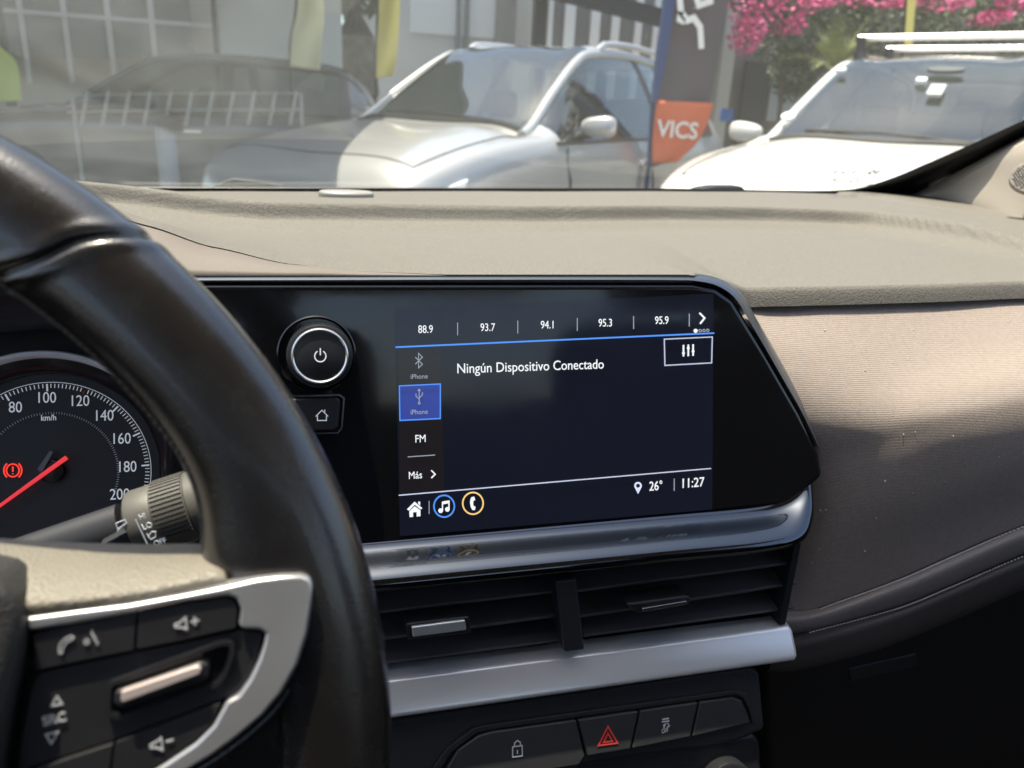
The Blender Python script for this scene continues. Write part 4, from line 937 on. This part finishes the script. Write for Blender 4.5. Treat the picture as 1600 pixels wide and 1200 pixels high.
ol = cr([at_y(x, y, 5.6) for x, y in [(1022, 157), (1019, 190), (1016, 225), (1015, 254)]], 14); orr = cr([at_y(x, y, 5.6) for x, y in [(1110, 161), (1104, 190), (1088, 222), (1054, 253)]], 14)
obj('orange_panel', [ol[i].lerp(orr[i], j / 13) + Vector((0, -.045 + .022 * math.sin(j / 13 * 6 + i * .25) * (.3 + j / 13), 0)) for i in range(14) for j in range(14)], grid_faces(14, 14), ORNG, bn, solid=.004)
txt('banner_word', 'VICS', BF, 1059, 204, 26, mat('white_cloth_print', (.8, .76, .68), .8), bn, .006, sx=1.0, rot=math.radians(-1), bold=.03)
ribbon('banner_script', BF, [[(1060, -30), (1064, 20), (1074, 32), (1084, 28), (1094, 42), (1096, 76)], [(1080, -30), (1092, 8), (1110, 2), (1108, -20)], [(1064, 18), (1062, 30), (1070, 34)]], 9, .004, MATS['white_cloth_print'], bn, thick=.003)
# stand-in for a grid reflected in the windshield, built as a railing
RAILM = mat('reflected_grid_metal', (.46, .45, .41), .5, metal=.3)
rl = thing('reflected_grid_railing', at_y(285, 260, 7.2), 'slanted-picket railing standing in for a grid reflected in the windshield', 'reflected grid')
rl.location.z = 0
for y, r in ((172, .010), (146, .006)): tube('rail', [at_y(105, y + 3, 7.2), at_y(285, y, 7.2), at_y(470, y, 7.2)], r, RAILM, rl, seg=8)
for i in range(11):
    x = 134 + i * 32.6; tube('picket', [at_y(x + 3, 143, 7.16), at_y(x - 7, 196, 7.16)], .014, RAILM, rl, seg=8)
for x in (112, 470):
    p = at_y(x, 146, 7.22); tube('post', [Vector((p.x, p.y, 0)), p], .014, RAILM, rl, seg=8)
bo = at_y(262, 250, 5.6); bol = thing('bollard', (bo.x, bo.y, 0), 'pale grey bollard with black cap below the stand-in railing', 'bollard')
tube('post', [(bo.x, bo.y, 0), (bo.x, bo.y, at_y(262, 200, 5.6).z)], .062, mat('pale_bollard', (.42, .42, .41), .7), bol, seg=20)
tube('cap', [(bo.x + .03, bo.y, at_y(262, 200, 5.6).z), (bo.x + .05, bo.y, at_y(262, 182, 5.6).z)], [.085, .07], CBLK, bol, seg=20)

# ================================================================== OUTSIDE: BUILDINGS
def wallpx(name, x0, y0, x1, y1, Y, m, parent, d=.2, off=0):
    F = Frame(at_y((x0 + x1) / 2, 150, Y)); A = F.uv(x0, 150); B = F.uv(x1, 150); T = F.uv((x0 + x1) / 2, y0)[1]
    z0 = F.uv((x0 + x1) / 2, y1)[1] if y1 is not None else -F.o.z
    return slab(name, F, [(A[0], z0), (B[0], z0), (B[0], T), (A[0], T)], off, off - d, m, parent, px=False)
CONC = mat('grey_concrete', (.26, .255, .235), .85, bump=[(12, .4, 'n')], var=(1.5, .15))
DGLASS = mat('dark_shop_glass', (.05, .06, .06), .08, spec=.6); ALU = mat('aluminium_mullion', (.34, .35, .34), .45, metal=.4)
b0 = at_y(150, 150, 14.0)
sf = thing('glass_facade', (b0.x, b0.y, 0), 'grey office front with dark windows and thin mullions behind the stand-in railing', 'building')
wallpx('wall', -420, -260, 352, None, 14.3, CONC, sf, .4)
for i in range(9):
    x = -280 + i * 66
    wallpx('window_pane', x + 6, -180, x + 60, 92, 14.0, DGLASS, sf, .06)
    wallpx('mullion', x - 4, -200, x + 4, 130, 13.95, ALU, sf, .12)
wallpx('transom', -300, 14, 340, 20, 13.93, ALU, sf, .08)
b0 = at_y(440, 150, 11.5)
pw_ = thing('wall_panel', (b0.x, b0.y, 0), 'large pale blue white wall panel behind the pale yellow flag', 'wall')
PALE = mat('pale_blue_render', (.72, .77, .78), .7, var=(.6, .06)); 
wallpx('panel', 346, -260, 536, None, 11.5, PALE, pw_, .25)
wallpx('edge_strip', 339, -260, 347, None, 11.45, CBLK, pw_, .2)
b0 = at_y(560, 150, 12.5)
BARK = mat('tree_bark', (.085, .07, .055), .9, bump=[(14, 1.0, 'n')], var=(6, .4))
tk = thing('tree', (b0.x, b0.y, 0), 'dark tree trunk between the pale panel and the yellow flag', 'tree')
tp = [(b0.x, b0.y, z) for z in (0, .6, 1.4, 2.2, 3.0, 3.8)]
tube('trunk', [(x + .04 * math.sin(z * 2), y, z) for x, y, z in tp], [.42, .33, .30, .28, .29, .26], BARK, tk, seg=14)
def foliage(name, clumps, n, size, m, parent, kind=None):
    v = []; f = []; rnd = random.Random(len(name) * 31 + n)
    for i in range(n):
        c, rx, ry, rz = rnd.choice(clumps)
        while True:
            q = Vector((rnd.uniform(-1, 1), rnd.uniform(-1, 1), rnd.uniform(-1, 1)))
            if .35 < q.length < 1: break
        p = Vector(c) + Vector((q.x * rx, q.y * ry, q.z * rz))
        a = Vector((rnd.gauss(0, 1), rnd.gauss(0, 1), rnd.gauss(0, .7))).normalized(); b = a.cross(Vector((rnd.gauss(0, 1), rnd.gauss(0, 1), rnd.gauss(0, 1)))).normalized()
        s = size * rnd.uniform(.6, 1.4); k = len(v)
        v += [p - a * s, p + b * s * .5 + a * .1 * s, p + a * s, p - b * s * .5 + a * .1 * s]; f.append([k, k + 1, k + 2, k + 3])
    o = obj(name, v, f, m, parent, smooth=False)
    if kind: o['kind'] = kind
    return o
LEAF = mat('leaf_green', (.06, .085, .035), .6, var=(3, .5)); LEAF2 = mat('leaf_yellow_green', (.16, .18, .05), .6, var=(3, .4)); PINK = mat('bougainvillea_bract', (.50, .05, .19), .6, var=(9, .6))
foliage('crown', [((b0.x, b0.y, 4.2), 1.6, 1.2, 1.1), ((b0.x, b0.y + .6, 3.3), .7, .6, .8)], 1800, .12, LEAF, tk)
b0 = at_y(700, 150, 15.0)
pwl = thing('rendered_wall', (b0.x, b0.y, 0), 'pale rendered wall with two thin posts behind the silver car', 'wall')
wallpx('wall', 560, -260, 835, None, 15.0, mat('pale_render', (.52, .53, .51), .8, var=(.8, .08)), pwl, .3)
wallpx('upper_panel', 640, -260, 770, 55, 14.97, mat('white_render', (.72, .73, .72), .8), pwl, .1)
for x in (714, 727): wallpx('thin_post', x - 3, -260, x + 3, 100, 14.9, mat('grey_post', (.2, .21, .21), .6), pwl, .06)
wallpx('grey_return', 770, -260, 800, None, 14.9, CONC, pwl, .1)  # grey concrete strip on the pale wall
b0 = at_y(940, 150, 13.0)
cw = thing('clad_wall', (b0.x, b0.y, 0), 'striped wall of upright white and grey cladding boards behind the silver car', 'wall')
wallpx('backing', 828, -260, 1120, None, 13.2, CONC, cw, .2)
wallpx('corner_post', 830, -260, 847, None, 12.9, CBLK, cw, .2)
CLW = mat('white_board', (.80, .79, .76), .6); CLG = mat('grey_board', (.17, .165, .16), .7)
x = 849
i = 0
while x < 1110:
    wd = 9 + (i * 7 % 5) * 2 if i % 2 == 0 else 14 + (i * 5 % 4) * 3
    wallpx('board', x, -260, x + wd - 1, 230, 13.0, CLW if i % 2 == 0 else CLG, cw, .10 if i % 2 == 0 else .04, off=.0 if i % 2 == 0 else -.06); x += wd; i += 1
BMF = Frame(at_y(960, 20, 12.2))
bm_ = slab('canopy_beam', BMF, [(840, -40), (1120, 36), (1120, 62), (840, -10)], 0, -.2, CBLK, cw)
b0 = at_y(1200, 150, 15.0)
shp = thing('low_building', (b0.x, b0.y, 0), 'dim brown building front below the pink bougainvillea', 'building')
wallpx('wall', 1105, -300, 1900, None, 15.2, mat('brown_render', (.17, .15, .13), .85, var=(1.2, .25)), shp, .4)
wallpx('pillar', 1116, -300, 1140, None, 14.5, mat('cream_pillar', (.40, .385, .34), .8), shp, .3)
wallpx('doorway', 1160, 96, 1196, None, 14.9, CBLK, shp, .1)
wallpx('window_pane', 1203, 112, 1222, 190, 14.9, mat('dim_grey_glass', (.25, .26, .26), .2), shp, .1)
wallpx('window_pane', 1226, 112, 1246, 190, 14.9, MATS['dim_grey_glass'], shp, .1)
wallpx('blue_sign', 1130, 170, 1150, 190, 13.5, mat('blue_sign_paint', (.03, .12, .38), .5), shp, .05)
def cl3(L, Y): return [(at_y(x, y, Y + dy), rx, .5, rz) for x, y, rx, rz, dy in L]
bg_ = at_y(1400, 40, 11.5)
bou = thing('bougainvillea', (bg_.x, bg_.y, 0), 'bougainvillea hedge with magenta blossom hanging above the white car', 'bougainvillea')
for q in (1230, 1350, 1500): 
    p = at_y(q, 60, 12.0); tube('stem', [(p.x, p.y, 0), (p.x + .1, p.y, 1.2), (p.x - .05, p.y, p.z)], [.06, .045, .03], BARK, bou, seg=7)
foliage('foliage', cl3([(1220, 40, .75, .55, 0), (1300, 10, .8, .5, .2), (1400, 20, .9, .5, 0), (1500, 30, .9, .6, .2), (1600, 20, 1, .7, 0), (1180, -40, .8, .6, 0), (1330, 90, .7, .5, .6), (1700, 30, 1, .8, 0), (1240, 110, .35, .5, .3)], 11.8), 9000, .055, LEAF, bou)
foliage('blossom', cl3([(1180, 10, .40, .30, -.4), (1166, 55, .16, .28, -.4), (1240, 5, .35, .22, -.4), (1228, 42, .2, .14, -.4), (1290, -5, .4, .16, -.4), (1370, 0, .5, .12, -.4), (1470, 5, .5, .12, -.4), (1545, 28, .12, .12, -.4), (1600, 5, .5, .1, -.4), (1400, -60, 1.8, .3, -.3)], 11.8), 3000, .04, PINK, bou)
pb = at_y(1315, 120, 9.5); pm = thing('palm', (pb.x, pb.y, 0), 'small yellow green palm between bougainvillea and white car', 'palm')
ptop = at_y(1305, 108, 9.5)
tube('trunk', [(pb.x, pb.y, 0), (pb.x, pb.y, .7), tuple(ptop)], [.12, .10, .08], BARK, pm, seg=10)
rn = random.Random(4)
for i in range(22):
    az = rn.uniform(0, 2 * PI); el = rn.uniform(.35, 1.35); L_ = rn.uniform(.55, .85); v = []; f = []
    d = Vector((math.cos(az) * math.cos(el), math.sin(az) * math.cos(el), math.sin(el)))
    sp = [ptop + d * (L_ * k / 10) + Vector((0, 0, -.35 * (k / 10) ** 2.2 * math.cos(el))) for k in range(11)]
    sd = d.cross(Vector((0, 0, 1))).normalized()
    for k in range(1, 11):
        for s in (1, -1):
            for h in (0, .5):
                p = sp[k - 1].lerp(sp[k], h); q = p + sd * s * .20 * math.sin(PI * min(1, (k + 1) / 11.5)) + d * .10 + Vector((0, 0, .03)); m_ = len(v)
                v += [p, p + d * .022, q]; f.append([m_, m_ + 1, m_ + 2])
    obj('frond', v, f, LEAF2, pm, smooth=False)
